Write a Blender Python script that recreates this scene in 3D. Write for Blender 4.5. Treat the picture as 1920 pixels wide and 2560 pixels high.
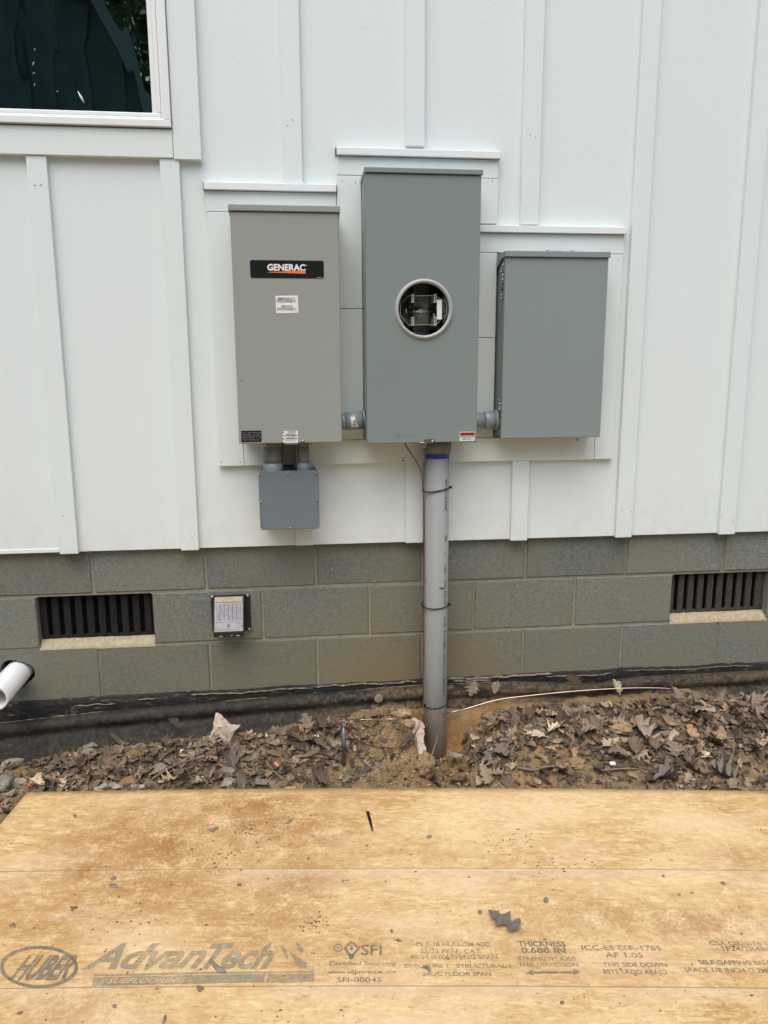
import bpy, bmesh, math, random
from math import sin, cos, pi, radians
from mathutils import Vector, Matrix, noise as mnoise
random.seed(7)
for o in list(bpy.data.objects): bpy.data.objects.remove(o)
S = bpy.context.scene
COL = S.collection
Z0 = 0.62                                     # height of the first mortar bed above the datum

# ------------------------------------------------------------------ camera
FPX = 1900.0
CAM = Vector((0.7641, -2.7863, 0.8081 + Z0)); YAW, PIT, ROL = 0.110286, 0.186373, -0.00459
_F = Vector((sin(YAW)*cos(PIT), cos(YAW)*cos(PIT), -sin(PIT))); _R = Vector((cos(YAW), -sin(YAW), 0)); _U = _R.cross(_F)
RT = cos(ROL)*_R + sin(ROL)*_U; UP = -sin(ROL)*_R + cos(ROL)*_U
cd = bpy.data.cameras.new('camera'); cam = bpy.data.objects.new('camera', cd); COL.objects.link(cam)
cd.sensor_fit = 'VERTICAL'; cd.sensor_height = 24; cd.lens = FPX/2560*24; cd.clip_start = .05; cd.clip_end = 500
M = Matrix((RT, UP, -_F)).transposed().to_4x4(); M.translation = CAM; cam.matrix_world = M
S.camera = cam
S.render.resolution_x, S.render.resolution_y = 768, 1024

# ------------------------------------------------------------------ light: overcast
SUN_EL, SUN_AZ = radians(61), radians(200)
w = bpy.data.worlds.new('World'); S.world = w; w.use_nodes = True
nt = w.node_tree; bg = nt.nodes['Background']
sky = nt.nodes.new('ShaderNodeTexSky'); sky.sky_type = 'NISHITA'; sky.sun_disc = False
sky.sun_elevation = SUN_EL; sky.sun_rotation = SUN_AZ; sky.dust_density = 4; sky.air_density = 1.2; sky.ozone_density = 1
hs = nt.nodes.new('ShaderNodeHueSaturation'); hs.inputs['Saturation'].default_value = 1.05
nt.links.new(sky.outputs[0], hs.inputs['Color']); nt.links.new(hs.outputs[0], bg.inputs[0]); bg.inputs[1].default_value = .125
ld = bpy.data.lights.new('sun', 'SUN'); ld.energy = 1.1; ld.angle = radians(60); ld.color = (1, .995, .98)
sun = bpy.data.objects.new('sun', ld); COL.objects.link(sun)
tosun = Vector((sin(SUN_AZ)*cos(SUN_EL), cos(SUN_AZ)*cos(SUN_EL), sin(SUN_EL)))
sun.rotation_euler = (-tosun).to_track_quat('-Z', 'Y').to_euler(); sun.location = (0, -3, 8)
S.view_settings.view_transform = 'Standard'; S.view_settings.look = 'None'; S.view_settings.gamma = 1
S.view_settings.exposure = 0.58

# ------------------------------------------------------------------ measuring helpers
def ray(px, py): return (_F + (px-960)/FPX*RT - (py-1280)/FPX*UP)
def fy(px, py, Y):                             # photo pixel -> point on the plane Y
    d = ray(px, py); return CAM + d*((Y-CAM.y)/d.y)
def fz(px, py, Z):                             # photo pixel -> point at height Z
    d = ray(px, py); return CAM + d*((Z-CAM.z)/d.z)
K = 1920/1659
def dy(x, y, Y): return fy(x*K, y*K, Y)
def lerp(pts, x):
    if x <= pts[0][0]: return pts[0][1]
    for (a, b), (c, d) in zip(pts, pts[1:]):
        if x <= c: return b + (d-b)*(x-a)/(c-a)
    return pts[-1][1]

# ------------------------------------------------------------------ node helpers
class NM:
    def __init__(s, name, rough=.5, col=(.5,.5,.5), metal=0, spec=.5):
        s.m = bpy.data.materials.new(name); s.m.use_nodes = True; s.t = s.m.node_tree
        s.b = s.t.nodes['Principled BSDF']; s.b.inputs['Roughness'].default_value = rough
        s.b.inputs['Base Color'].default_value = (*col, 1); s.b.inputs['Metallic'].default_value = metal
        s.b.inputs['Specular IOR Level'].default_value = spec
        s._tc = None
    def n(s, typ, **kw):
        x = s.t.nodes.new('ShaderNode'+typ)
        for k, v in kw.items():
            if k.startswith('i_'):
                key = k[2:].replace('_', ' ')
                x.inputs[key].default_value = v
            else: setattr(x, k, v)
        return x
    def l(s, a, b): s.t.links.new(a, b)
    def co(s, scale=(1,1,1), rot=(0,0,0), loc=(0,0,0)):
        if not s._tc: s._tc = s.n('TexCoord')
        mp = s.n('Mapping'); mp.inputs['Scale'].default_value = scale; mp.inputs['Rotation'].default_value = rot; mp.inputs['Location'].default_value = loc
        s.l(s._tc.outputs['Object'], mp.inputs[0]); return mp.outputs[0]
    def noise(s, vec, scale, detail=4, rough=.55, dist=0):
        x = s.n('TexNoise'); x.inputs['Scale'].default_value = scale; x.inputs['Detail'].default_value = detail
        x.inputs['Roughness'].default_value = rough; x.inputs['Distortion'].default_value = dist; s.l(vec, x.inputs['Vector']); return x.outputs['Fac']
    def voro(s, vec, scale, out='Distance', rnd=1):
        x = s.n('TexVoronoi'); x.inputs['Scale'].default_value = scale; x.inputs['Randomness'].default_value = rnd; s.l(vec, x.inputs['Vector']); return x.outputs[out]
    def ramp(s, fac, stops):
        x = s.n('ValToRGB'); e = x.color_ramp.elements
        while len(e) < len(stops): e.new(.5)
        for q, (p, c) in zip(e, stops):
            q.position = p; q.color = (*c, 1) if not isinstance(c, (int, float)) else (c, c, c, 1)
        s.l(fac, x.inputs[0]); return x.outputs[0]
    def mix(s, fac, a, b, mode='MIX'):
        x = s.n('Mix', data_type='RGBA', blend_type=mode)
        for i, v in ((0, fac), (6, a), (7, b)):
            if isinstance(v, (int, float)): x.inputs[i].default_value = v
            elif isinstance(v, tuple): x.inputs[i].default_value = (*v, 1)
            else: s.l(v, x.inputs[i])
        return x.outputs[2]
    def math(s, op, a, b=0, clamp=False):
        x = s.n('Math', operation=op, use_clamp=clamp)
        for i, v in ((0, a), (1, b)):
            if isinstance(v, (int, float)): x.inputs[i].default_value = v
            else: s.l(v, x.inputs[i])
        return x.outputs[0]
    def attr(s, name='Col'):
        x = s.n('Attribute', attribute_name=name); return x.outputs['Color']
    def sep(s, vec):
        x = s.n('SeparateXYZ'); s.l(vec, x.inputs[0]); return x.outputs
    def bump(s, h, strength=.3, dist=.002, prev=None):
        x = s.n('Bump'); x.inputs['Strength'].default_value = strength; x.inputs['Distance'].default_value = dist; s.l(h, x.inputs['Height'])
        if prev: s.l(prev, x.inputs['Normal'])
        return x.outputs[0]
    def col(s, c): s.l(c, s.b.inputs['Base Color'])
    def nor(s, v): s.l(v, s.b.inputs['Normal'])
    def rou(s, v): s.l(v, s.b.inputs['Roughness'])

MAT = {}
def simple(name, col, rough=.5, metal=0, var=.06, vs=20, bump=0, bs=200, spec=.5):
    m = NM(name, rough, col, metal, spec); v = m.co()
    f = m.noise(v, vs, 5)
    a = tuple(c*(1-var) for c in col); b = tuple(min(1, c*(1+var)) for c in col)
    m.col(m.ramp(f, [(.3, a), (.7, b)]))
    if bump: m.nor(m.bump(m.noise(v, bs, 3), bump, .001))
    MAT[name] = m.m; return m

# --- siding paint: embossed wood fibre cement, painted white
def siding_mat(name, col, em):
    m = NM(name, .55, col, spec=.35); v = m.co(); v2 = m.co((80, 80, 210))
    big = m.noise(v, 1.3, 3); fine = m.noise(m.co(loc=(3, 1, 7)), 9, 6, .65)
    c = m.mix(m.math('MULTIPLY', fine, .5), tuple(x*1.02 for x in col), tuple(x*.955 for x in col))
    c = m.mix(m.ramp(big, [(.35, 0), (.7, .5)]), c, tuple(x*y for x, y in zip(col, (.985, .985, .96))))
    sp = m.ramp(m.voro(v, 26), [(.0, 1), (.02, 1), (.03, 0)])
    gate = m.ramp(m.noise(m.co(loc=(9, 2, 4)), 2.6, 2), [(.56, 0), (.62, 1)])
    c = m.mix(m.math('MULTIPLY', m.math('MULTIPLY', sp, gate), .45), c, (.30, .27, .23))
    zz_ = m.sep(v)[2]; spl = m.math('MULTIPLY', m.math('MULTIPLY', m.math('SUBTRACT', 1.02, zz_), 3.6, True), m.ramp(m.noise(m.co(loc=(2, 6, 3)), 14, 6, .72), [(.45, 0), (.75, .30)]))
    c = m.mix(spl, c, (.46, .41, .32)); m.col(c)
    h = m.noise(v2, 1.0, 3, .5, .6)
    m.nor(m.bump(h, em, .0016)); MAT[name] = m.m
siding_mat('siding_paint', (.722, .797, .797), .36)
siding_mat('batten_paint', (.722, .797, .797), .26)
siding_mat('trim_paint', (.722, .797, .790), .10)
simple('vinyl', (.79, .83, .83), .35, var=.02)
simple('cut_edge', (.10, .075, .05), .9, var=.3, vs=60)
simple('flash_paint', (.79, .83, .83), .35, var=.02)
simple('gap_black', (.012, .012, .012), .9)

# --- concrete block
m = NM('concrete_block', .92, spec=.2); v = m.co()
xyz = m.sep(v)
blk = m.attr()
f1 = m.noise(v, 55, 6, .7); f2 = m.noise(m.co(loc=(4, 4, 4)), 3, 4, .6); f3 = m.noise(v, 150, 5, .75)
c = m.ramp(f1, [(.3, (.115, .124, .114)), (.5, (.185, .196, .180)), (.72, (.275, .288, .268))])
c = m.mix(.38, c, m.ramp(f3, [(.36, (.045, .05, .046)), (.5, (.185, .196, .180)), (.64, (.40, .415, .39))]))
c = m.mix(1.0, c, blk, 'MULTIPLY'); c = m.mix(1.0, c, (.92, .965, .945), 'MULTIPLY')
c = m.mix(m.ramp(f2, [(.36, 0), (.68, .75)]), c, (.205, .20, .145))
# splashed clay low on the wall, strongest round the riser
dx = m.math('ABSOLUTE', m.math('SUBTRACT', xyz[0], 1.15)); low = m.math('SUBTRACT', .60, xyz[2])
st = m.math('MULTIPLY', m.math('SUBTRACT', 1.0, m.math('MULTIPLY', dx, 1.25), True), m.math('MULTIPLY', low, 2.4, True), True)
low2 = m.math('MULTIPLY', m.math('SUBTRACT', .64, xyz[2]), 1.1, True)
st = m.math('ADD', m.math('MULTIPLY', st, m.math('ADD', m.noise(m.co(loc=(1, 5, 2)), 7, 5, .6), .25)), m.math('MULTIPLY', low2, m.ramp(m.noise(m.co(loc=(7, 5, 2)), 3.2, 6, .65), [(.36, 0), (.66, .9)])), True)
c = m.mix(m.math('MULTIPLY', st, 1.0, True), c, (.235, .18, .09))
wh = m.ramp(m.noise(m.co((1, 1, 2.2), loc=(2, 8, 1)), 13, 6, .7), [(.67, 0), (.75, .35)])
c = m.mix(wh, c, (.42, .41, .37))
m.col(c)
pit = m.ramp(m.voro(v, 130), [(.0, 0), (.35, 1)])
b1 = m.bump(f1, .55, .004); b2 = m.bump(f3, .6, .0025, b1); m.nor(m.bump(pit, .35, .002, b2)); MAT['concrete_block'] = m.m
# --- mortar
m = NM('mortar', .95, spec=.15); v = m.co(); f = m.noise(v, 40, 5, .65)
m.col(m.mix(m.ramp(m.noise(m.co(loc=(3, 3, 3)), 2.2, 3), [(.4, 0), (.65, .75)]), m.ramp(f, [(.3, (.24, .22, .16)), (.7, (.36, .33, .245))]), (.20, .19, .155)))
m.nor(m.bump(f, .6, .003)); MAT['mortar'] = m.m
m = NM('fresh_mortar', .95, spec=.15); v = m.co(); f = m.noise(v, 60, 5, .65)
m.col(m.ramp(f, [(.3, (.33, .28, .185)), (.7, (.50, .435, .315))])); m.nor(m.bump(f, .7, .003)); MAT['fresh_mortar'] = m.m
# --- tar and membrane
m = NM('tar', .6, spec=.4); v = m.co(); f = m.noise(m.co((1, 1, 1.6)), 45, 6, .75); g = m.noise(m.co((.7, 1, 2.5), loc=(5, 1, 2)), 22, 6, .75)
c = m.ramp(f, [(.35, (.006, .006, .006)), (.6, (.022, .021, .019))])
c = m.mix(m.ramp(g, [(.56, 0), (.63, .8)]), c, (.17, .15, .11)); m.col(c)
m.nor(m.bump(f, .9, .006)); MAT['tar'] = m.m
m = NM('membrane', .75, spec=.2); v = m.co(); xyz = m.sep(v)
g = m.noise(m.co((.6, 1, 1.5)), 9, 7, .72); g2 = m.noise(m.co(loc=(5, 2, 2)), 60, 6, .75); wv = m.noise(m.co((260, 260, 260)), 1, 1)
cl = m.attr()
c = m.mix(m.ramp(g2, [(.4, 0), (.7, 1)]), (.017, .017, .016), (.042, .039, .033))
mud = m.math('MULTIPLY', m.ramp(m.math('ADD', g, m.math('MULTIPLY', m.math('SUBTRACT', g2, .5), .55)), [(.40, 0), (.58, 1)]), m.sep(cl)[0], True)
c = m.mix(m.math('MULTIPLY', mud, .9), c, m.ramp(g2, [(.3, (.085, .058, .032)), (.7, (.27, .19, .11))])); m.col(c)
m.rou(m.math('ADD', m.math('MULTIPLY', mud, .3), .62)); m.nor(m.bump(wv, .15, .001, m.bump(g2, .35, .003))); MAT['membrane'] = m.m
simple('mud_crust', (.235, .20, .145), .95, var=.3, vs=50, bump=.8, bs=120)
# --- box paints
def paint(name, col, rough=.37):
    m = NM(name, rough, col, spec=.4); v = m.co()
    f = m.noise(m.co((6, 6, 1.2)), 1, 5, .6); s = m.ramp(m.voro(m.co(loc=(1, 7, 3)), 16), [(0, 1), (.012, 1), (.02, 0)])
    c = m.mix(m.math('MULTIPLY', f, .9), tuple(x*1.03 for x in col), tuple(x*.95 for x in col))
    c = m.mix(m.math('MULTIPLY', s, .35), c, (.35, .36, .34)); m.col(c)
    m.rou(m.math('ADD', m.math('MULTIPLY', f, .12), rough-.06))
    m.nor(m.bump(m.noise(v, 420, 2), .06, .0006, m.bump(m.noise(m.co(loc=(5, 5, 5)), 3.5, 2), .12, .012))); MAT[name] = m.m
paint('warm_grey_paint', (.305, .325, .302)); paint('green_grey_paint', (.214, .262, .256)); paint('light_green_grey_paint', (.234, .284, .278))
paint('rim_paint', (.40, .43, .425), .28)
simple('grey_plastic', (.152, .186, .212), .42, var=.04)
m = NM('pvc_grey', .6, spec=.25); v = m.co(); xyz = m.sep(v)
c = m.mix(m.noise(m.co((1, 1, .4)), 30, 5), (.29, .308, .30), (.25, .265, .258))
mud = m.math('MULTIPLY', m.ramp(m.noise(m.co((1, 1, .7), loc=(2, 2, 2)), 45, 6, .75), [(.45, 0), (.6, 1)]), m.math('MULTIPLY', m.math('SUBTRACT', .30, xyz[2]), 2.6, True), True); dust = m.math('MULTIPLY', m.math('SUBTRACT', .20, xyz[2]), 3.6, True)
scuff = m.ramp(m.noise(m.co((1, 1, .15), loc=(6, 2, 2)), 60, 4, .7), [(.62, 0), (.72, .35)])
c = m.mix(scuff, c, (.27, .235, .20)); c = m.mix(m.math('MULTIPLY', dust, m.math('ADD', .35, m.math('MULTIPLY', m.noise(m.co((1, 1, .5), loc=(9, 2, 2)), 30, 6, .7), .7))), c, (.66, .58, .46)); c = m.mix(m.math('MULTIPLY', mud, .7), c, (.50, .39, .25)); m.col(c); MAT['pvc_grey'] = m.m
simple('pvc_fitting', (.235, .28, .30), .3, var=.05, vs=30)
simple('pvc_dark', (.16, .165, .16), .5, var=.1, vs=25)
simple('pvc_white', (.72, .73, .72), .3, var=.05, vs=18)
simple('blue_tape', (.01, .035, .27), .3)
simple('black_plastic', (.008, .008, .009), .35)
simple('vent_black', (.007, .0075, .0075), .85, var=.5, vs=40)
simple('vent_dusty', (.05, .045, .036), .7, var=.45, vs=60)
simple('steel', (.45, .45, .44), .32, 1, var=.1); simple('galv', (.42, .43, .43), .35, 1, var=.15, vs=60)
simple('dark_steel', (.16, .155, .14), .45, .8, var=.2)
simple('rod_steel', (.23, .23, .22), .4, .9, var=.25, vs=40)
simple('copper', (.33, .145, .085), .38, 1, var=.25, vs=25); simple('copper_bright', (.62, .46, .38), .22, 1, var=.12, vs=25)
simple('label_black', (.010, .012, .013), .22); simple('label_white', (.80, .82, .82), .4, var=.02); simple('ink_black', (.02, .02, .02), .5)
simple('ink_pale', (.30, .31, .31), .5); simple('ink_white', (.82, .82, .82), .4); simple('ink_orange', (.80, .20, .035), .35); simple('ink_red', (.50, .03, .015), .4)
simple('ink_grey', (.10, .10, .10), .6)
simple('lettering_pipe', (.045, .05, .05), .5)
simple('hood_black', (.012, .012, .013), .4); 
m = NM('hood_face', .45); v = m.co(); f = m.noise(v, 70, 5, .7); m.col(m.ramp(f, [(.3, (.26, .26, .285)), (.7, (.42, .42, .45))])); MAT['hood_face'] = m.m
m = NM('kraft', .85, spec=.15); v = m.co(); f = m.noise(v, 60, 5); m.col(m.ramp(f, [(.3, (.42, .33, .26)), (.7, (.56, .46, .375))])); MAT['kraft'] = m.m
m = NM('faded_print', .85); m.col(m.ramp(m.noise(m.co(), 30, 3), [(.3, (.24, .20, .17)), (.7, (.28, .24, .2))]))
tr = m.n('BsdfTransparent'); mx = m.n('MixShader'); f = m.noise(m.co((1, 1, 1)), 75, 5, .75)
m.l(m.ramp(f, [(.47, 0), (.6, .28)]), mx.inputs[0]); m.l(tr.outputs[0], mx.inputs[1]); m.l(m.b.outputs[0], mx.inputs[2]); m.l(mx.outputs[0], m.t.nodes['Material Output'].inputs[0]); MAT['faded_print'] = m.m
# --- stencilled ink on the subfloor panel, worn
m = NM('stencil_ink', .8, spec=.2); v = m.co(); m.col(m.ramp(m.noise(v, 60, 4), [(.3, (.155, .15, .118)), (.7, (.24, .23, .175))]))
tr = m.n('BsdfTransparent'); mx = m.n('MixShader')
f = m.math('ADD', m.math('MULTIPLY', m.noise(m.co((1, 1.4, 1)), 160, 5, .8), .6), m.math('MULTIPLY', m.noise(m.co(loc=(3, 9, 2)), 9, 4), .4))
m.l(m.ramp(f, [(.38, .10), (.55, .78)]), mx.inputs[0]); m.l(tr.outputs[0], mx.inputs[1]); m.l(m.b.outputs[0], mx.inputs[2]); m.l(mx.outputs[0], m.t.nodes['Material Output'].inputs[0]); MAT['stencil_ink'] = m.m
m = NM('stencil_wash', .8, spec=.2); v = m.co(); m.col(m.ramp(m.noise(v, 60, 4), [(.3, (.25, .245, .18)), (.7, (.345, .33, .235))]))
tr = m.n('BsdfTransparent'); mx = m.n('MixShader')
f = m.math('ADD', m.math('MULTIPLY', m.noise(m.co((1, 1.4, 1)), 130, 5, .8), .55), m.math('MULTIPLY', m.noise(m.co(loc=(3, 9, 2)), 8, 4), .45))
m.l(m.ramp(f, [(.36, .18), (.60, .66)]), mx.inputs[0]); m.l(tr.outputs[0], mx.inputs[1]); m.l(m.b.outputs[0], mx.inputs[2]); m.l(mx.outputs[0], m.t.nodes['Material Output'].inputs[0]); MAT['stencil_wash'] = m.m
# --- strand board
m = NM('strand_board', .62, spec=.25)
def strands(ang, sx, sy, loc, feat='F1'):
    vec = m.co((sx, sy, 1), (0, 0, ang), loc)
    dn = m.n('TexNoise'); dn.inputs['Scale'].default_value = .9; m.l(vec, dn.inputs['Vector'])
    ad = m.n('VectorMath', operation='ADD'); sc = m.n('VectorMath', operation='SCALE'); sc.inputs['Scale'].default_value = .5
    m.l(dn.outputs['Color'], sc.inputs[0]); m.l(vec, ad.inputs[0]); m.l(sc.outputs[0], ad.inputs[1])
    x = m.n('TexVoronoi', feature=feat); x.inputs['Scale'].default_value = 1; m.l(ad.outputs[0], x.inputs['Vector'])
    return x.outputs['Color'] if feat == 'F1' else x.outputs['Distance']
def cells(sx, sy, loc): return m.sep(m.voro(m.co((sx, sy, 1), (0, 0, .1), loc), 1, 'Color'))
LAY = [(.04, 13, 62, (0, 0, 0)), (.62, 15, 62, (3, 1, 0)), (-.66, 15, 62, (1, 7, 0)), (-.2, 12, 55, (5, 5, 0)), (1.25, 18, 64, (2, 3, 0))]
V_ = [m.sep(strands(*q))[k % 3] for k, q in enumerate(LAY)]; E_ = [strands(*q, feat='DISTANCE_TO_EDGE') for q in LAY]
G_ = [m.noise(m.co((24, 105, 1), (0, 0, q[0]), q[3]), 1, 4, .7, .4) for q in LAY]
k1, k2 = cells(9, 19, (3, 3, 0)), cells(11, 22, (8, 1, 0))
MS = [m.ramp(k1[0], [(.55, 0), (.57, 1)]), m.ramp(k1[1], [(.50, 0), (.52, 1)]), m.ramp(k1[2], [(.55, 0), (.57, 1)]), m.ramp(k2[0], [(.80, 0), (.82, 1)])]
def lay(L):
    o = L[0]
    for mk, q in zip((MS[0], MS[1], MS[2], MS[3]), (L[3], L[1], L[2], L[4])): o = m.mix(mk, o, q)
    return o
val, edge, grain = lay(V_), lay(E_), lay(G_)
blot = m.noise(m.co((1, 1.5, 1)), 2.0, 4, .6); blot2 = m.noise(m.co((1, 1.6, 1), loc=(4, 4, 0)), 7, 6, .65); fine = m.noise(m.co((42, 95, 1), (0, 0, .2)), 1, 4, .8)
c = m.ramp(val, [(0, (.46, .285, .115)), (.3, (.57, .385, .175)), (.7, (.67, .48, .245)), (1, (.79, .62, .38))])
c = m.mix(.55, c, m.ramp(grain, [(.28, (.36, .205, .08)), (.46, (.60, .41, .19)), (.58, (.68, .485, .25)), (.74, (.88, .72, .47))]))
c = m.mix(m.ramp(edge, [(0, .42), (.07, 0)]), c, (.33, .185, .07))
med = m.noise(m.co((1, 1.7, 1), (0, 0, .3), (7, 3, 0)), 24, 5, .7, .6); c = m.mix(m.ramp(med, [(.50, 0), (.66, .45)]), c, (.44, .255, .10)); c = m.mix(m.ramp(med, [(.34, .5), (.48, 0)]), c, (.88, .72, .46))
xy = m.sep(m.co()); c = m.mix(m.math('MULTIPLY', m.ramp(blot, [(.40, 0), (.62, .62)]), m.math('ADD', .25, m.math('MULTIPLY', xy[0], .45), True)), c, (.86, .695, .43))
c = m.mix(m.ramp(blot2, [(.50, 0), (.74, .38)]), c, (.47, .27, .105))
c = m.mix(m.ramp(fine, [(.55, 0), (.68, .62)]), c, (.30, .165, .065)); c = m.mix(m.ramp(fine, [(.30, .7), (.44, 0)]), c, (.93, .78, .54))
c = m.mix(m.ramp(m.noise(m.co((.9, 2.6, 1), loc=(6, 1, 0)), 3.0, 5, .6), [(.50, 0), (.68, .55)]), c, (.76, .56, .42)); c = m.mix(m.ramp(m.noise(m.co((.5, 3.5, 1), loc=(1, 9, 0)), 3.0, 5, .65), [(.56, 0), (.7, .45)]), c, (.56, .345, .185))
# walked-on clay, patches placed where the boots went
lc = m.co(); xyz = m.sep(lc)
def patch(x, y, rx, ry, amt, colr, base):
    a = m.math('DIVIDE', m.math('SUBTRACT', xyz[0], x), rx); b = m.math('DIVIDE', m.math('SUBTRACT', xyz[1], y), ry)
    d = m.math('SQRT', m.math('ADD', m.math('MULTIPLY', a, a), m.math('MULTIPLY', b, b)))
    k = m.math('SUBTRACT', 1.0, d, True)
    k = m.math('MULTIPLY', k, m.ramp(dirtn, [(.41, 0), (.58, 1)]))
    return m.mix(m.math('MULTIPLY', k, amt, True), base, colr)
dirtn = m.math('ADD', m.math('MULTIPLY', m.noise(m.co(loc=(2, 2, 0)), 14, 5, .65), .55), m.math('MULTIPLY', m.noise(m.co(loc=(7, 2, 0)), 110, 3, .7), .45))
for q in PATCHES if 'PATCHES' in globals() else [(.55,-.30,.10,.10,1.2),(.68,-.13,.16,.10,.9),(.80,-.08,.16,.08,1.0),(.90,-.22,.22,.14,.7),(.62,-.48,.20,.12,.7),(.95,-.50,.10,.12,.9),(.34,-.26,.18,.16,.6),(.45,-.42,.25,.2,.45),(1.05,-.06,.25,.05,.5),(.35,-.42,.05,.05,1.2),(.84,-.62,.18,.12,.6),(1.72,-.58,.4,.08,.6),(2.2,-.36,.16,.1,.5),(.5,-.85,.3,.1,.5),(1.3,-.35,.2,.08,.4),(.25,-.62,.3,.16,.5),(.75,-.30,.5,.25,.45),(.50,-.18,.3,.12,.5),(1.45,-.70,.35,.10,.45),(2.0,-.62,.35,.09,.6),(1.05,-.75,.2,.12,.5),(.4,-1.0,.4,.12,.4)]:
    c = patch(q[0], q[1], q[2]*1.25, q[3]*1.4, q[4]*1.15, (.36, .19, .07), c)
# shallow score lines every sixteen inches
gr = None
for yv in (-.4064, -.8128):
    k = m.math('LESS_THAN', m.math('ABSOLUTE', m.math('SUBTRACT', xyz[1], yv)), .0014); gr = k if gr is None else m.math('ADD', gr, k, True)
    pale = m.math('MULTIPLY', m.math('GREATER_THAN', m.math('SUBTRACT', yv, xyz[1]), 0), m.math('SUBTRACT', 1, m.math('MULTIPLY', m.math('SUBTRACT', yv, xyz[1]), 22), True))
    c = m.mix(m.math('MULTIPLY', m.math('MULTIPLY', pale, m.ramp(m.noise(m.co((1, 1, 1), loc=(8, 1, 0)), 2.5, 3), [(.35, 0), (.55, 1)])), .5), c, (.66, .55, .44))
c = m.mix(m.math('MULTIPLY', gr, .6), m.mix(1.0, c, (.955, .915, .825), 'MULTIPLY'), (.16, .09, .04)); m.col(c)
m.nor(m.bump(grain, .3, .0015, m.bump(val, .15, .001))); MAT['strand_board'] = m.m
simple('panel_edge', (.30, .18, .08), .8, var=.4, vs=90)
# --- earth, leaves, stone, wood
m = NM('earth', .97, spec=.1); v = m.co(); f = m.noise(v, 18, 8, .7); g = m.noise(m.co(loc=(4, 4, 1)), 4, 4, .6); h = m.noise(v, 110, 6, .75); xyz = m.sep(v)
c = m.ramp(f, [(.3, (.14, .096, .048)), (.5, (.26, .185, .098)), (.7, (.40, .295, .17))])
c = m.mix(m.ramp(h, [(.35, .55), (.55, 0)]), c, (.075, .05, .026)); c = m.mix(m.ramp(h, [(.56, 0), (.72, .7)]), c, (.50, .385, .24))
ora = m.math('MULTIPLY', m.math('SUBTRACT', 1, m.math('MULTIPLY', m.math('ABSOLUTE', m.math('SUBTRACT', xyz[0], 1.45)), 2.2), True), m.ramp(g, [(.40, 0), (.58, 1)]))
c = m.mix(m.math('MULTIPLY', ora, .75), c, (.40, .21, .08)); m.col(c)
m.nor(m.bump(h, 1, .006, m.bump(f, .6, .01))); MAT['earth'] = m.m
m = NM('leaf', .75, spec=.25); v = m.co(); a = m.attr(); f = m.noise(v, 130, 4)
m.col(m.mix(1, a, m.ramp(f, [(.3, .72), (.7, 1.22)]), 'MULTIPLY')); m.nor(m.bump(f, .3, .001)); MAT['leaf'] = m.m
m = NM('stone', .9, spec=.2); v = m.co(); f = m.noise(v, 45, 6, .7); m.col(m.mix(1, m.attr(), m.ramp(f, [(.3, .6), (.7, 1.25)]), 'MULTIPLY')); m.nor(m.bump(f, .8, .004)); MAT['stone'] = m.m
simple('bark', (.17, .125, .085), .9, var=.35, vs=60, bump=.6, bs=150)
simple('tree_bark', (.07, .055, .04), .95, var=.4, vs=12); simple('tree_leaf', (.09, .16, .06), .6, var=.5, vs=3)
m = NM('barn_paint', .6); v = m.co(); m.col(m.ramp(m.noise(v, 3, 3), [(.3, (.075, .125, .128)), (.7, (.105, .165, .168))])); MAT['barn_paint'] = m.m
simple('barn_trim', (.17, .25, .25), .5); simple('shingle', (.06, .06, .062), .9, var=.3, vs=8)
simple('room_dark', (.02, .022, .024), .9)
simple('dark_debris', (.20, .175, .14), .7, var=.3, vs=60); simple('brown_debris', (.22, .135, .075), .9, var=.4, vs=80)
simple('orange_bit', (.75, .13, .03), .5); simple('pink_bit', (.62, .25, .17), .8); simple('white_bit', (.8, .8, .78), .4)
# --- window pane: thin mirror-ish glass over a dark room
m = NM('pane_glass', .02); v = m.co()
gl = m.n('BsdfGlossy'); gl.inputs['Roughness'].default_value = .01; gl.inputs['Color'].default_value = (.84, 1, .92, 1)
tr = m.n('BsdfTransparent'); tr.inputs['Color'].default_value = (.45, .52, .52, 1); mx = m.n('MixShader')
fr = m.n('Fresnel'); fr.inputs['IOR'].default_value = 1.9
bn = m.bump(m.noise(m.co((1, 1, .35)), 5.0, 2, .5, .4), .07, .02); m.l(bn, gl.inputs['Normal'])
m.l(m.math('ADD', m.math('MULTIPLY', fr.outputs[0], 1.0), .17, True), mx.inputs[0]); m.l(tr.outputs[0], mx.inputs[1]); m.l(gl.outputs[0], mx.inputs[2]); m.l(mx.outputs[0], m.t.nodes['Material Output'].inputs[0]); MAT['pane_glass'] = m.m
m = NM('clear_plastic', .05); tr = m.n('BsdfTransparent'); gl = m.n('BsdfGlossy'); gl.inputs['Roughness'].default_value = .04; mx = m.n('MixShader'); mx.inputs[0].default_value = .05
m.l(tr.outputs[0], mx.inputs[1]); m.l(gl.outputs[0], mx.inputs[2]); m.l(mx.outputs[0], m.t.nodes['Material Output'].inputs[0]); MAT['clear_plastic'] = m.m
simple('plastic_edge', (.55, .56, .56), .3); simple('socket_plate', (.15, .165, .15), .5, .2, var=.2, vs=60); simple('socket_dark', (.03, .033, .033), .6); simple('jaw_metal', (.62, .62, .58), .3, .3)
simple('olive_part', (.09, .09, .03), .6)
simple('twig_wood', (.22, .155, .10), .9, var=.3, vs=70, bump=.5, bs=200)

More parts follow.
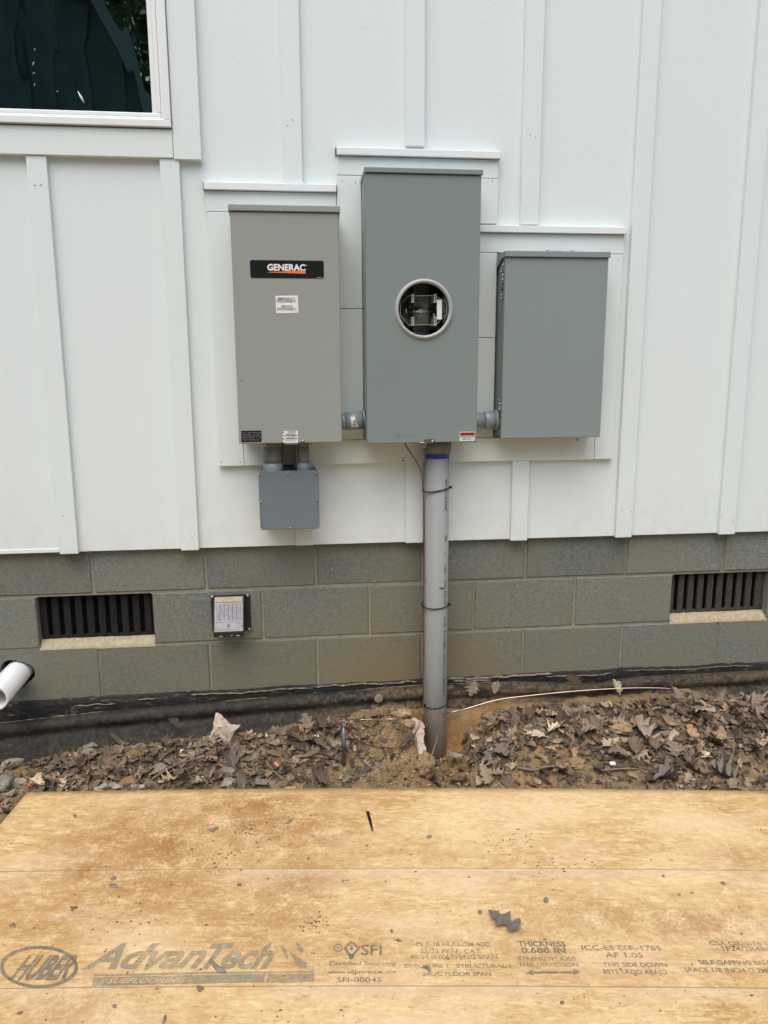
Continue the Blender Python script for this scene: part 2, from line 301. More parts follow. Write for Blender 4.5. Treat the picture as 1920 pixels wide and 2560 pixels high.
# ------------------------------------------------------------------ mesh builder
class MB:
    def __init__(s): s.bm = bmesh.new(); s.c = s.bm.loops.layers.float_color.new('Col')
    def _new(s, n0, mi, smooth=False, col=None):
        s.bm.faces.ensure_lookup_table()
        for f in s.bm.faces[n0:]:
            f.material_index = mi; f.smooth = smooth
            if col:
                for l in f.loops: l[s.c] = (*col, 1)
    def box(s, x0, x1, y0, y1, z0, z1, bev=0, mi=0, mat=None, seg=2, col=None):
        b = bmesh.new(); bmesh.ops.create_cube(b, size=1)
        for v in b.verts: v.co = Vector(((x0+x1)/2+v.co.x*(x1-x0), (y0+y1)/2+v.co.y*(y1-y0), (z0+z1)/2+v.co.z*(z1-z0)))
        if bev: bmesh.ops.bevel(b, geom=list(b.edges), offset=bev, segments=seg, affect='EDGES', profile=.5)
        s.merge(b, mi, mat, col); return s
    def merge(s, b, mi=0, mat=None, col=None, smooth=False):
        vm = {}
        for v in b.verts: vm[v] = s.bm.verts.new(mat @ v.co if mat else v.co)
        for f in b.faces:
            try: nf = s.bm.faces.new([vm[v] for v in f.verts])
            except ValueError: continue
            nf.material_index = mi; nf.smooth = smooth or f.smooth
            if col:
                for l in nf.loops: l[s.c] = (*col, 1)
        b.free()
    def prism(s, poly, y0, y1, mi=0, bev=0, mat=None):          # poly in (x,z), extruded along y
        b = bmesh.new(); a = [b.verts.new((x, y0, z)) for x, z in poly]; c = [b.verts.new((x, y1, z)) for x, z in poly]
        b.faces.new(a); b.faces.new(c[::-1]); n = len(poly)
        for i in range(n): b.faces.new((a[i], c[i], c[(i+1) % n], a[(i+1) % n]))
        bmesh.ops.recalc_face_normals(b, faces=b.faces)
        if bev: bmesh.ops.bevel(b, geom=list(b.edges), offset=bev, segments=1, affect='EDGES')
        s.merge(b, mi, mat); return s
    def tube(s, pts, r, seg=12, mi=0, caps=True, inner=0):
        pts = [Vector(p) for p in pts]; n = len(pts); rr = r if isinstance(r, (list, tuple)) else [r]*n
        b = bmesh.new(); rings = []; up = None
        for i, p in enumerate(pts):
            t = (pts[min(i+1, n-1)]-pts[max(i-1, 0)]).normalized()
            if up is None: up = Vector((0, 0, 1)) if abs(t.z) < .9 else Vector((0, 1, 0))
            a = (up - t*up.dot(t)).normalized(); c = t.cross(a); up = a
            rings.append([b.verts.new(p+(a*cos(2*pi*k/seg)+c*sin(2*pi*k/seg))*rr[i]) for k in range(seg)])
        for A, B in zip(rings, rings[1:]):
            for k in range(seg):
                f = b.faces.new((A[k], A[(k+1) % seg], B[(k+1) % seg], B[k])); f.smooth = True
        if caps: b.faces.new(rings[0][::-1]); b.faces.new(rings[-1])
        bmesh.ops.recalc_face_normals(b, faces=b.faces); s.merge(b, mi); return s
    def cyl(s, p0, p1, r, seg=20, mi=0): return s.tube([p0, p1], r, seg, mi)
    def screw(s, p, r=.004, d=(0, -1, 0), mi=0):                 # pan head with a slot
        p = Vector(p); d = Vector(d)
        s.tube([p, p+d*r*.5, p+d*r*.85], [r, r*.95, r*.55], 12, mi)
        return s
    def poly(s, pts, mi=0):
        s.bm.faces.new([s.bm.verts.new(p) for p in pts]).material_index = mi; return s
    def split(s, name, mats, parent=None):                    # every loose piece becomes a part of its own
        bm = s.bm; seen = set(); out = []
        for v in list(bm.verts):
            if v in seen: continue
            st_, isl = [v], []; seen.add(v)
            while st_:
                q = st_.pop(); isl.append(q)
                for e in q.link_edges:
                    o_ = e.other_vert(q)
                    if o_ not in seen: seen.add(o_); st_.append(o_)
            b2 = MB(); vm = {q: b2.bm.verts.new(q.co) for q in isl}; fs_ = {f for q in isl for f in q.link_faces}
            for f in fs_:
                nf = b2.bm.faces.new([vm[q] for q in f.verts]); nf.material_index = f.material_index; nf.smooth = f.smooth
            out.append(b2.build(name, mats, parent))
        bm.free(); return out
    def build(s, name, mats, parent=None, smooth=None):
        me = bpy.data.meshes.new(name); s.bm.normal_update(); s.bm.to_mesh(me); s.bm.free()
        return link(name, me, mats, parent)
def link(name, me, mats, parent=None):
    for q in ([mats] if isinstance(mats, str) else mats): me.materials.append(MAT[q])
    o = bpy.data.objects.new(name, me); COL.objects.link(o); par(o, parent); return o
def par(o, parent):
    if parent is None: return
    o.parent = parent
    mw = parent.matrix_basis if parent.parent is None else parent.parent.matrix_basis @ parent.matrix_parent_inverse @ parent.matrix_basis
    o.matrix_parent_inverse = mw.inverted()
def tag(o, label, cat, group=None, kind=None):
    if label: o['label'] = label
    if cat: o['category'] = cat
    if group: o['group'] = group
    if kind: o['kind'] = kind
    return o
def thing(name, label, cat, loc=(0, 0, 0), group=None):
    o = bpy.data.objects.new(name, None); COL.objects.link(o); o.location = loc; o.empty_display_size = .05
    return tag(o, label, cat, group)
def text_mesh(name, items, mat, parent, to_world):
    """items: (string, u, v, size, align, bold, shear[, xscale]); to_world maps (u, v) to a point."""
    vs, fs = [], []
    for it in items:
        body, u, v, size, al, bold, sh = it[:7]; xs = it[7] if len(it) > 7 else 1
        cu = bpy.data.curves.new('t', 'FONT'); cu.body = body; cu.size = 1; cu.align_x = al; cu.offset = bold; cu.shear = sh; cu.resolution_u = 3
        ob = bpy.data.objects.new('t', cu); me = bpy.data.meshes.new_from_object(ob)
        k = size/.70; o0 = len(vs)                      # cap height of the built-in face is about .70
        vs += [to_world(u+q.co.x*k*xs, v+q.co.y*k) for q in me.vertices]; fs += [[i+o0 for i in p.vertices] for p in me.polygons]
        bpy.data.objects.remove(ob); bpy.data.curves.remove(cu); bpy.data.meshes.remove(me)
    me = bpy.data.meshes.new(name); me.from_pydata([tuple(p) for p in vs], [], fs); me.update()
    return link(name, me, mat, parent)
def wall_plane(Y): return lambda u, v: Vector((u, Y, v))
def rrect(x0, x1, z0, z1, r, n=4):
    P = []
    for cx, cz, a0 in ((x1-r, z1-r, 0), (x0+r, z1-r, 90), (x0+r, z0+r, 180), (x1-r, z0+r, 270)):
        for i in range(n+1):
            a = radians(a0+90*i/n); P.append((cx+r*cos(a), cz+r*sin(a)))
    return P

# ================================================================== HOUSE WALL
ZB = .168 + Z0                                  # lower edge of the siding
XL, XR, ZT = -3.2, 5.2, 3.6
house = thing('house', 'white board and batten house wall on a grey concrete block foundation', 'house', (1.0, 0, 0))
YS, YBAT, YTR = -.025, -.044, -.045
W0, W1, WZ0, WZ1 = -1.05, .376, 1.583+Z0, 3.02+Z0-.2
b = MB()                                        # siding sheets round the window opening
b.box(XL, W0, YS, .0, ZB, ZT); b.box(W1, XR, YS, .0, ZB, ZT); b.box(W0, W1, YS, .0, ZB, WZ0-.002); b.box(W0, W1, YS, .0, WZ1, ZT)
bm2 = b.bm; bmesh.ops.remove_doubles(bm2, verts=bm2.verts, dist=1e-5)
b.build('siding', 'siding_paint', house)
# a drip strip peeping out under the leftmost sheet
MB().box(XL, -.1, YS-.0022, -.004, ZB-.001, ZB+.014, .0015).build('starter_strip', 'flash_paint', house)
def batten(cx, z0, z1, w=.064):
    jl, jr = random.uniform(-.0008, .0008), random.uniform(-.0008, .0008)
    return MB().box(cx-w/2+jl, cx+w/2+jr, YBAT, YS, z0, z1, .0018).build('batten', 'batten_paint', house)
zb = ZB-.004
for cx, z0, z1 in [(-.062, zb, 1.493+Z0), (.360, zb, 1.493+Z0), (.765, 1.4235+Z0, ZT), (1.181, 1.553+Z0, ZT), (1.588, 1.3045+Z0, ZT), (1.998, zb, ZT), (2.419, zb, ZT),
                   (.774, zb+.006, .469+Z0), (1.181, zb+.003, .469+Z0), (1.583, zb, .469+Z0), (-.47, zb, 1.493+Z0), (-.88, zb, 1.493+Z0), (2.83, zb, ZT), (3.24, zb, ZT), (3.65, zb, ZT), (-1.29, zb, ZT), (-1.7, zb, ZT), (-2.1, zb, ZT)]:
    batten(cx, z0, z1)
# --- window
T = .089
def trim(x0, x1, z0, z1, y=-.0475): return MB().box(x0, x1, y, YS, z0, z1, .0018).build('trim_board', 'trim_paint', house)
trim(W1, W1+T, 1.490+Z0, WZ1+T, -.050); trim(W0-T, W1-.0015, WZ0-.0895, WZ0-.0025, -.050); trim(W0-T, W1-.0015, WZ1+.002, WZ1+T, -.050); trim(W0-T-T, W0-T-.002, 1.490+Z0, WZ1+T, -.05)
b = MB()
def ring(b, x0, x1, z0, z1, wdt, y0, y1, bev=.002):
    b.box(x0, x1, y0, y1, z0, z0+wdt, bev); b.box(x0, x1, y0, y1, z1-wdt, z1, bev); b.box(x0, x0+wdt, y0, y1, z0+wdt, z1-wdt, bev); b.box(x1-wdt, x1, y0, y1, z0+wdt, z1-wdt, bev)
ring(b, W0+.002, W1-.002, WZ0+.002, WZ1-.002, .022, -.062, .05); ring(b, W0+.022, W1-.022, WZ0+.022, WZ1-.022, .010, -.054, .05)
win = b.build('window', 'vinyl', house)
b = MB(); ring(b, W0+.0335, W1-.0335, WZ0+.0335, WZ1-.0335, .014, -.048, .04, .003); ring(b, W0+.045, W1-.045, WZ0+.045, WZ1-.045, .005, -.036, .03, .0015); b.box(W1-.062, W1-.047, -.046, .04, WZ0+.0335, WZ1-.05, .003)
b.build('sash', 'vinyl', win)
MB().box(W0+.05, W1-.055, -.024, -.019, WZ0+.05, WZ1-.05).build('pane', 'pane_glass', win)
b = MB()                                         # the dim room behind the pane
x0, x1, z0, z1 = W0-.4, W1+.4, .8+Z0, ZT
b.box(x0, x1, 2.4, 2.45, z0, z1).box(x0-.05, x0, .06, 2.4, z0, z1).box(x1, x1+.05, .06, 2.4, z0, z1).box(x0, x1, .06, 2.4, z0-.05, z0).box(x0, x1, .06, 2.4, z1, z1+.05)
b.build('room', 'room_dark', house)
b = MB()
for px, py, l, a in [(83, 159, .012, 1.1), (84, 183, .008, .4), (202, 242, .038, -1.1), (87, 124, .006, 1.4), (86, 212, .007, 1.3), (143, 228, .006, .6)]:   # paint flecks on the glass
    p = fy(px, py, -.0245)
    b.tube([p-Vector((cos(a), 0, sin(a)))*l*.5, p+Vector((cos(a+.1), 0, sin(a+.1)))*l*.1, p+Vector((cos(a), 0, sin(a)))*l*.5], [.0006, l*.09, .0008], 6)
b.split('paint_fleck', 'white_bit', win)
# --- trim frame and drip caps round the meter boxes
z = lambda q: q+Z0
trim(.4735, .909, z(1.329), z(1.395)); trim(.4765, .565, z(.469), z(1.3275)); trim(.5665, 1.862, z(.4695), z(.556))
trim(.911, 1.47, z(1.4535), z(1.5135)); trim(.911, .995, z(1.0155), z(1.452)); trim(.911, .995, z(.5575), z(1.0135), -.0468); trim(1.40, 1.4715, z(1.305), z(1.4525))
trim(1.40, 1.937, z(1.209), z(1.2735)); trim(1.40, 1.4725, z(.917), z(1.2075)); trim(1.40, 1.4725, z(.5575), z(.9155), -.0468); trim(1.8635, 1.9355, z(.470), z(1.2075))
def cap(x0, x1, z0, z1):
    MB().prism([(0, 0)]*0 or [(x0, z0), (x1, z0), (x1, z1), (x0, z1)], -.062, -.0485, bev=.0015).box(x0+.001, x1-.001, -.0484, YS, z1-.004, z1-.0005).build('drip_cap', 'flash_paint', house)
    MB().box(x0-.003, x0-.0004, -.053, YS, z0+.002, z1+.002).box(x1+.0004, x1+.0022, -.053, YS, z0+.002, z1).split('cap_shadow_gap', 'gap_black', house)
cap(.469, .909, z(1.396), z(1.4195)); cap(.912, 1.473, z(1.5145), z(1.538)); cap(1.40, 1.939, z(1.2745), z(1.298))
b = MB()                                         # raw edge of the sheets cut away above the caps
def cut(x0, x1, z0, dz):
    n = 14; top = [(x0+(x1-x0)*i/n, z0+dz*(.7+.6*random.random())*(1 if 0 < i < n else .4)) for i in range(n+1)]
    b.prism([(x0, z0)]+[(x1, z0)]+top[::-1], YS-.0012, YS+.001)
cut(.911, 1.474, z(1.5375), .0075); cut(.80, .905, z(1.419), .0025); cut(1.40, 1.53, z(1.2975), .0045); cut(1.556, 1.62, z(1.2975), .006); cut(.737, .797, z(1.419), .004)
b.split('cut_edge', 'cut_edge', house)
b = MB()                                         # nail dimples on battens and trim
for x, y in [(300,357),(355,354)]: b.screw(fy(x*.2893, 360+y*.2893, YBAT-.0001), .002)
for x, y in [(650,105),(868,893),(815,932),(805,415),(866,425)]: pass
for x, y in [(1030, 425), (1056, 425), (732, 300), (718, 314), (1325, 337), (1338, 343), (1556, 1275), (1579, 1279), (1807, 1292), (1832, 1303), (133+24, 1290), (480, 1344)]: b.screw(fy(x, y, YBAT-.0001), .0018)
for x, y in [(855, 452), (889, 456), (1160, 428), (1178, 430), (1231, 453), (1546, 650), (863, 765), (895, 766), (1460, 1137), (553, 1155), (601, 1155)]: b.screw(fy(x, y, -.0476), .0018)
b.split('nail_head', 'dark_steel', house)
for i, p in enumerate([(1009, 1145, .006), (1008, 1152, .009)]):
    q = fy(p[0], p[1], -.0478); MB().tube([q+Vector((-p[2]*.5, 0, 0)), q, q+Vector((p[2]*.5, 0, .002))], [.0006, .0022, .0006], 8).build('nail_hole', 'gap_black', house)
# --- block foundation
b = MB(); B = .4064; H = .2032; J = .0048
def blk(x0, x1, z0, z1, dz=0):
    g = random.uniform(.82, 1.10); t = random.uniform(-.012, .012)
    b.box(x0+J, x1-J, -.0+random.uniform(-.0012, .0012), .19, z0+J+dz, z1-J+dz, .0035, 0, seg=1, col=(g+t, g, g-t))
    fs = b.bm.faces
for row, off in ((0, 0), (-1, .5), (-2, 0), (-3, .5)):
    for k in range(-8, 14):
        x0 = (k-off)*B; z1 = H+Z0+row*H
        if row == -1 and k in (0, 6): continue
        if x0 < XL-.3 or x0 > XR: continue
        if row == -2 and k == -1:                # the block with the drain hole: an ngon with a bite, see below
            continue
        blk(x0, x0+B, z1-H, z1)
# holed block
cx, cz, R = -.297, -.296+Z0, .060
bb = bmesh.new(); n = 28; x0, x1, z0, z1 = -B+J, -J, -2*H+Z0+J, -H+Z0-J
out = [bb.verts.new((x, 0, zz)) for x, zz in ((x0, z0), (x1, z0), (x1, z1), (x0, z1))]
inn = []
for i in range(n):
    a = 2*pi*i/n; r = R*(1+.10*sin(3*a+1)+.05*mnoise.noise((i*.9, 1, 2))); inn.append(bb.verts.new((cx+r*cos(a), 0, cz+r*sin(a)*.95)))
es = [bb.edges.new((out[i], out[(i+1) % 4])) for i in range(4)]+[bb.edges.new((inn[i], inn[(i+1) % n])) for i in range(n)]
bmesh.ops.triangle_fill(bb, use_beauty=True, edges=es)
bk = [bb.verts.new((v.co.x, .19, v.co.z)) for v in inn]
for i in range(n): bb.faces.new((inn[i], inn[(i+1) % n], bk[(i+1) % n], bk[i]))
bmesh.ops.recalc_face_normals(bb, faces=bb.faces); b.merge(bb, 0, None, (.95, .95, .95))
# mortar: slightly hollow beds and perpends
my = .0042
for row in (1, 0, -1, -2):
    zc = Z0+row*H
    if row == -1:
        xs = [(XL, -.2032), (.2032, 5.5*B), (6.5*B, XR)]
    elif row == 0: xs = [(XL, -.2032), (.2032, 5.5*B), (6.5*B, XR)]
    else: xs = [(XL, XR)]
    for xa, xb in xs: b.box(xa, xb, my, .18, zc-J-.0035, zc+J+.0035, 0, 1)
for row, off in ((0, 0), (-1, .5), (-2, 0), (-3, .5)):
    for k in range(-8, 14):
        x0 = (k-off)*B
        if x0 < XL or x0 > XR or (row == -1 and k in (0, 1, 6, 7)): continue
        b.box(x0-J-.0035, x0+J+.0035, my+.0012, .17, Z0+row*H+J, Z0+row*H+H-J, 0, 1)
b.box(XL, XR, .20, .22, -1.0, ZB, 0, 2)
for xa, xb in ((-.2032, .2032), (5.5*B, 6.5*B)): b.box(xa-.02, xb+.02, .005, .18, Z0-J, Z0+.012, 0, 1)
fnd = b.build('foundation', ['concrete_block', 'mortar', 'gap_black'], house)
tag(fnd, None, None)
MB().box(XL, XR, .0, .19, ZB-.0015, ZB+.04).build('sill_plate', 'gap_black', house)
# --- crawl space vents set in the block openings
def vent(x0, x1, mat, dust):
    b = MB(); y = .036; z0, z1 = Z0-H+.025, Z0-.004
    n = 10; p = (x1-x0)/n
    b.box(x0+.004, x1-.004, y+.0, y+.02, z0-.004, z0+.012, .002); b.box(x0+.004, x1-.004, y, y+.02, z1-.01, z1+.004, .002)
    b.box(x0+.002, x0+.012, y, y+.03, z0, z1, .002); b.box(x1-.012, x1-.002, y, y+.03, z0, z1, .002)
    for i in range(n):
        c = x0+p*(i+.36); b.box(c-p*.29, c+p*.29, y-.004, y+.010, z0+.004, z1, .002)
        if i in (4, 5, 6): b.box(c-.004, c+.004, y-.006, y-.003, z0+.05, z0+.12, .002)
    v = b.build('crawl_vent', mat, house)
    b = MB(); b.box(x0, x1, y+.031, y+.034, z0-.01, z1+.01)
    for i in range(58):
        xx = x0+(x1-x0)*i/58; b.box(xx, xx+.0014, y+.0285, y+.0300, z0, z1, 0, 1)
    for i in range(24):
        zz = z0+(z1-z0)*i/24; b.box(x0, x1, y+.0265, y+.0280, zz, zz+.0012, 0, 1)
    b.build('screen', ['gap_black', 'vent_black'], v)
    # mortar sill, sloping forward
    b = MB(); nx = 40; g = bmesh.new(); rows = []
    for i in range(nx+1):
        x = x0+.001+(x1-x0-.002)*i/nx; q = mnoise.noise((x*13, 3, x0))*.0016+mnoise.noise((x*70, 5, x0))*.0006
        rows.append([g.verts.new(c) for c in ((x, .12, Z0-H+.029), (x, .035, Z0-H+.026+q), (x, .015, Z0-H+.013+q*.6), (x, .001-abs(q)*.6, Z0-H+.001+q), (x, .0, Z0-H-.008))])
    for A, C in zip(rows, rows[1:]):
        for k in range(4): f = g.faces.new((A[k], C[k], C[k+1], A[k+1])); f.smooth = True
    bmesh.ops.recalc_face_normals(g, faces=g.faces); b.merge(g)
    b.build('vent_sill', 'fresh_mortar', house)
vent(-.2032-J, .2032+J, 'vent_black', 0); vent(5.5*B-J, 6.5*B+J, 'vent_dusty', 1)
# --- black tar coat on the footing course, with a ragged upper edge
g = bmesh.new(); rows = []; n = 420
for i in range(n+1):
    x = XL+(XR-XL)*i/n; e = mnoise.noise((x*5, 1, 1))*.008+mnoise.noise((x*40, 2, 1))*.005
    zt = z(lerp([(-.36, -.404), (0, -.398), (.6, -.395), (1.2, -.392), (2, -.388), (2.7, -.392)], x))+e
    rows.append([g.verts.new((x, yy+mnoise.noise((x*25, zz*25, 4))*.0025, zz)) for yy, zz in ((-.0012, zt), (-.005, zt-.004), (-.007, zt-.03), (-.009, zt-.06), (-.012, -.2+.0*x))])
for A, C in zip(rows, rows[1:]):
    for k in range(4): g.faces.new((A[k], C[k], C[k+1], A[k+1])).smooth = True
bmesh.ops.recalc_face_normals(g, faces=g.faces); b = MB(); b.merge(g); b.build('tar_coat', 'tar', house)
b = MB(); random.seed(3)                          # dried clay line that the backfill left on the tar
for xa, xb, dz, th in [(.33, .78, -.012, .0035), (.80, 1.2, -.006, .004), (1.32, 1.75, -.006, .006), (.13, .2, -.018, .003), (1.72, 2.0, -.018, .003), (-.1, .05, -.03, .003), (2.05, 2.6, -.012, .002), (1.34, 1.5, -.016, .006)]:
    n = int((xb-xa)/.012); pts = []; rs = []
    for i in range(n+1):
        x = xa+(xb-xa)*i/n; zt = z(lerp([(-.36, -.404), (0, -.398), (.6, -.395), (1.2, -.392), (2, -.388), (2.7, -.392)], x))+mnoise.noise((x*5, 1, 1))*.008
        pts.append((x, -.009+.002*mnoise.noise((x*50, 1, 9)), zt+dz+.006*mnoise.noise((x*28, 6, 6)))); rs.append(max(.0008, th*(.75+.9*mnoise.noise((x*60, 9, 3)))))
    rs[0] = rs[-1] = .0005; b.tube(pts, rs, 6)
b.split('clay_line', 'mud_crust', house)

# ================================================================== GROUND
ZJ = [(-.6, -.63), (-.338, -.605), (-.012, -.565), (.319, -.545), (.572, -.538), (.83, -.507), (1.0, -.485), (1.09, -.468), (1.36, -.495), (1.55, -.478), (1.723, -.483), (2.0, -.487), (2.16, -.466), (2.3, -.48), (2.6, -.512), (3, -.525)]
ZF = [(-1, -.66), (-.4, -.65), (.3, -.625), (.9, -.63), (1.25, -.645), (1.6, -.625), (2.3, -.61), (3, -.61)]
def deckline(x): return -.375-.117*(x+.157)
def soil(x, y, fine=True):
    f = deckline(x)
    t = max(0, min(1, (-y-.11)/max(.05, (-f-.03-.11)))); s = t*t*(3-2*t)*.45+t*.55
    h = lerp(ZJ, x)*(1-s)+lerp(ZF, x)*s
    h -= .05*math.exp(-((x-1.40)/.07)**2-((y+.20)/.08)**2)
    h += .035*math.exp(-((x-1.09)/.07)**2-((y+.22)/.07)**2)
    q = math.exp(-((x-1.285)/.105)**4)*max(0, min(1, (-.075-y)/.05)); h = h*(1-q)+min(h, -.66+.02*max(0, (-y-.3)/.1))*q
    if y < f: h = max(h, -.64)*(1-min(1, (f-y)/.06))+(-.594 if x > -.16 else -.63)*min(1, (f-y)/.06) if y > f-.4 else (-.594 if x > -.16 else -.63)
    if fine:
        a = 1 if y > f+.01 else (.25 if x > -.17 else 1)
        h += a*(.013*mnoise.noise((x*9, y*9, 1))+.009*mnoise.noise((x*23, y*23, 5))+.006*mnoise.noise((x*55, y*55, 8))+.003*mnoise.noise((x*120, y*120, 3)))
        if x > -.17 and y < f: h = min(h, -.586)
    return h+Z0
xs = [-30, -18, -10, -6, -4, -2.6, -1.7, -1.2, -.95]+[-.8+.0085*i for i in range(430)]+[2.95, 3.2, 3.6, 4.2, 5.2, 7, 10, 18, 30]
ys = [-.004-.0085*i for i in range(95)]+[-.85, -.95, -1.1, -1.4, -1.9, -2.6, -3.6, -5, -8, -13, -22, -40]
me = bpy.data.meshes.new('ground'); W_ = len(xs)
me.from_pydata([(x, y, soil(x, y) if -.9 < x < 2.9 and y > -.85 else (-.60+Z0 if x > -.2 and x < 3 and y < 0 else -.63+Z0)+.02*mnoise.noise((x, y, 2))-(.02 if y < -.8 else 0)) for y in ys for x in xs], [],
               [(j*W_+i, (j+1)*W_+i, (j+1)*W_+i+1, j*W_+i+1) for j in range(len(ys)-1) for i in range(W_-1)])
for p in me.polygons: p.use_smooth = True
me.update(); tag(link('ground', me, 'earth'), None, None, kind='structure')
# --- loose membrane lapping the footing
g = bmesh.new(); rows = []; n = 360; cl = []
for i in range(n+1):
    x = -.9+3.9*i/n
    zm = z(lerp([(-.9, -.50), (-.362, -.478), (-.013, -.455), (.3, -.443), (.574, -.432), (1.223, -.411), (1.576, -.416), (1.80, -.432), (1.905, -.441), (2.0, -.428), (2.15, -.421), (2.655, -.422), (3, -.425)], x))
    zj = soil(x, -.13, False)-.05; w1 = mnoise.noise((x*6, 1, 4))*.010+mnoise.noise((x*17, 5, 4))*.003
    pk = math.exp(-((x-1.93)/.10)**2)             # the pinched fold right of the riser
    w2 = mnoise.noise((x*9, 9, 4))*.008
    pr = [(-.012, zm-.006), (-.020-.01*pk, zm+.004), (-.036, zm+.006+.002*w2), (-.052+w2*.4-.012*pk, zm-.001+.012*pk), (-.062+w2*.5, zm-.016), (-.060+w2*.6+.010*pk, zm-.030), (-.046+w1+.01*pk, zm-.043-.01*pk), (-.058+w1, zm-.056), (-.075+w1, zm*.6+zj*.4-.02), (-.10+w1*.6, zm*.25+zj*.75-.005), (-.135, zj-.01)]
    rows.append([g.verts.new((x, yy, zz+mnoise.noise((x*35, q*2.1, 7))*.0012)) for q, (yy, zz) in enumerate(pr)])
    cl.append(max(.0, min(1.2, .14+.9*math.exp(-((x-1.3)/.42)**2)+.40*math.exp(-((x-2.4)/.5)**2))))
b = MB(); 
for i in range(n):
    for k in range(10): g.faces.new((rows[i][k], rows[i+1][k], rows[i+1][k+1], rows[i][k+1])).smooth = True
bmesh.ops.recalc_face_normals(g, faces=g.faces); lay = g.loops.layers.float_color.new('Col')
for f in g.faces:
    for l in f.loops:
        i = (l.vert.co.x+.9)/3.9*n; i0 = max(0, min(n, int(i))); k = cl[i0]*(.55+.9*max(0, min(1, (-l.vert.co.y-.03)/.06)))
        l[lay] = (min(1, k), min(1, k), min(1, k), 1)
me = bpy.data.meshes.new('membrane'); g.to_mesh(me); g.free()
o = link('waterproof_membrane', me, 'membrane'); tag(o, 'loose black waterproofing sheet smeared with mud along the foot of the block wall', 'membrane sheet')
b = MB(); random.seed(11)                          # crust caught on the lip of the sheet
for xa, xb in [(-.38, -.05), (-.06, .02), (.45, .62), (1.32, 1.5), (1.79, 1.87), (.98, 1.22)]:
    n = max(4, int((xb-xa)/.012)); P = []; R_ = []
    for i in range(n+1):
        x = xa+(xb-xa)*i/n; zm = z(lerp([(-.9, -.50), (-.362, -.478), (-.013, -.455), (.3, -.443), (.574, -.432), (1.223, -.411), (1.576, -.416), (1.80, -.432), (1.905, -.441), (2.0, -.428), (2.15, -.421), (2.655, -.422)], x))
        P.append((x, -.026+.003*mnoise.noise((x*50, 3, 1)), zm+.004)); R_.append(max(.0008, .0032*(.6+1.1*mnoise.noise((x*45, 3, 3)))))
    R_[0] = R_[-1] = .0005; b.tube(P, R_, 6)
b.split('mud_edge', 'mud_crust', o)
p = dy(947, 1747-0, -.05); p = fy(947, 1747, -.062)
MB().tube([p+Vector((0, .004, 0)), p+Vector((0, -.002, 0)), p+Vector((0, -.003, 0))], [.018, .017, .012], 18).build('cap_nail', 'mud_crust', o)

# ================================================================== BOXES ON THE WALL
def zz(*a): return [q+Z0 for q in a]
def label_plate(parent, name, x0, x1, z0, z1, Y, mat, r=.004, rot=0):
    b = MB(); c = ((x0+x1)/2, (z0+z1)/2); P = rrect(x0, x1, z0, z1, r)
    if rot: P = [(c[0]+(x-c[0])*cos(rot)-(q-c[1])*sin(rot), c[1]+(x-c[0])*sin(rot)+(q-c[1])*cos(rot)) for x, q in P]
    return b.prism(P, Y-.0006, Y).build(name, mat, parent)
# ---- transfer switch (left)
ts = thing('transfer_switch', 'tall warm grey steel cabinet with a black brand label, leftmost on the wall', 'electrical box', (.734, -.1, .56+Z0))
X0, X1, Y0, zb_, zt_ = .562, .908, -.20, .562+Z0, 1.3195+Z0
MB().box(X0+.004, X1-.004, Y0+.03, -.006, zb_+.004, zt_, .003).build('cabinet', 'warm_grey_paint', ts)
MB().box(X0, X1, Y0, Y0+.029, zb_, zt_-.018, .004, seg=3).build('cover', 'warm_grey_paint', ts)
MB().prism([(X0-.004, zt_-.017), (X1+.004, zt_-.017), (X1+.004, zt_+.003), (X0-.004, zt_+.003)], Y0-.007, -.03, bev=.0022).build('rain_hood', 'warm_grey_paint', ts)
# hood returns down its sides toward the wall
b = MB()
for xa in (X0-.0045, X1+.003):
    g = bmesh.new(); P = [(Y0-.006, zt_-.018), (Y0+.02, zt_-.018), (-.05, zt_-.045), (-.03, zt_-.045), (-.03, zt_-.002), (Y0-.006, zt_-.002)]
    A = [g.verts.new((xa, y, q)) for y, q in P]; C = [g.verts.new((xa+.0015, y, q)) for y, q in P]; g.faces.new(A); g.faces.new(C[::-1])
    for i in range(6): g.faces.new((A[i], C[i], C[(i+1) % 6], A[(i+1) % 6]))
    bmesh.ops.recalc_face_normals(g, faces=g.faces); b.merge(g)
b.split('hood_return', 'warm_grey_paint', ts)
def ext(a, c, Y): p, q = fy(*a, Y), fy(*c, Y); return min(p.x, q.x), max(p.x, q.x), min(p.z, q.z), max(p.z, q.z)
x0, x1, z0, z1 = ext((624.5, 650), (810, 696.5), Y0)
lb = label_plate(ts, 'brand_label', x0, x1, z0, z1, Y0-.0002, 'label_black', .006); pw = wall_plane(Y0-.0014)
p = fy(716, 668.5, Y0); hh = .0192
text_mesh('brand_lettering', [('GENERAC', p.x, p.z-hh*.5, hh, 'CENTER', .035, 0, 1.0)], 'ink_white', lb, pw)
q0, q1 = fy(669, 680.3, Y0), fy(764, 676, Y0); q2 = fy(764, 684.6, Y0); q3 = fy(669, 681.2, Y0)
MB().prism([(q0.x, q0.z), (q3.x, q3.z), (q2.x, q2.z), (q1.x, q1.z)], Y0-.0014, Y0-.0008).build('brand_stripe', 'ink_orange', lb)
text_mesh('small_print', [('0H6881 Rev. C', fy(808, 694.5, Y0).x, fy(808, 695, Y0).z, .0022, 'RIGHT', 0, 0)], 'ink_white', lb, pw); text_mesh('registered_mark', [('®', fy(765.5, 663, Y0).x, fy(765, 664.5, Y0).z, .003, 'LEFT', 0, 0)], 'ink_white', lb, pw)
x0, x1, z0, z1 = ext((689, 739), (746, 783), Y0)
lb = label_plate(ts, 'disconnect_label', x0, x1, z0, z1, Y0-.0002, 'label_white', .001, .022); cx = (x0+x1)/2
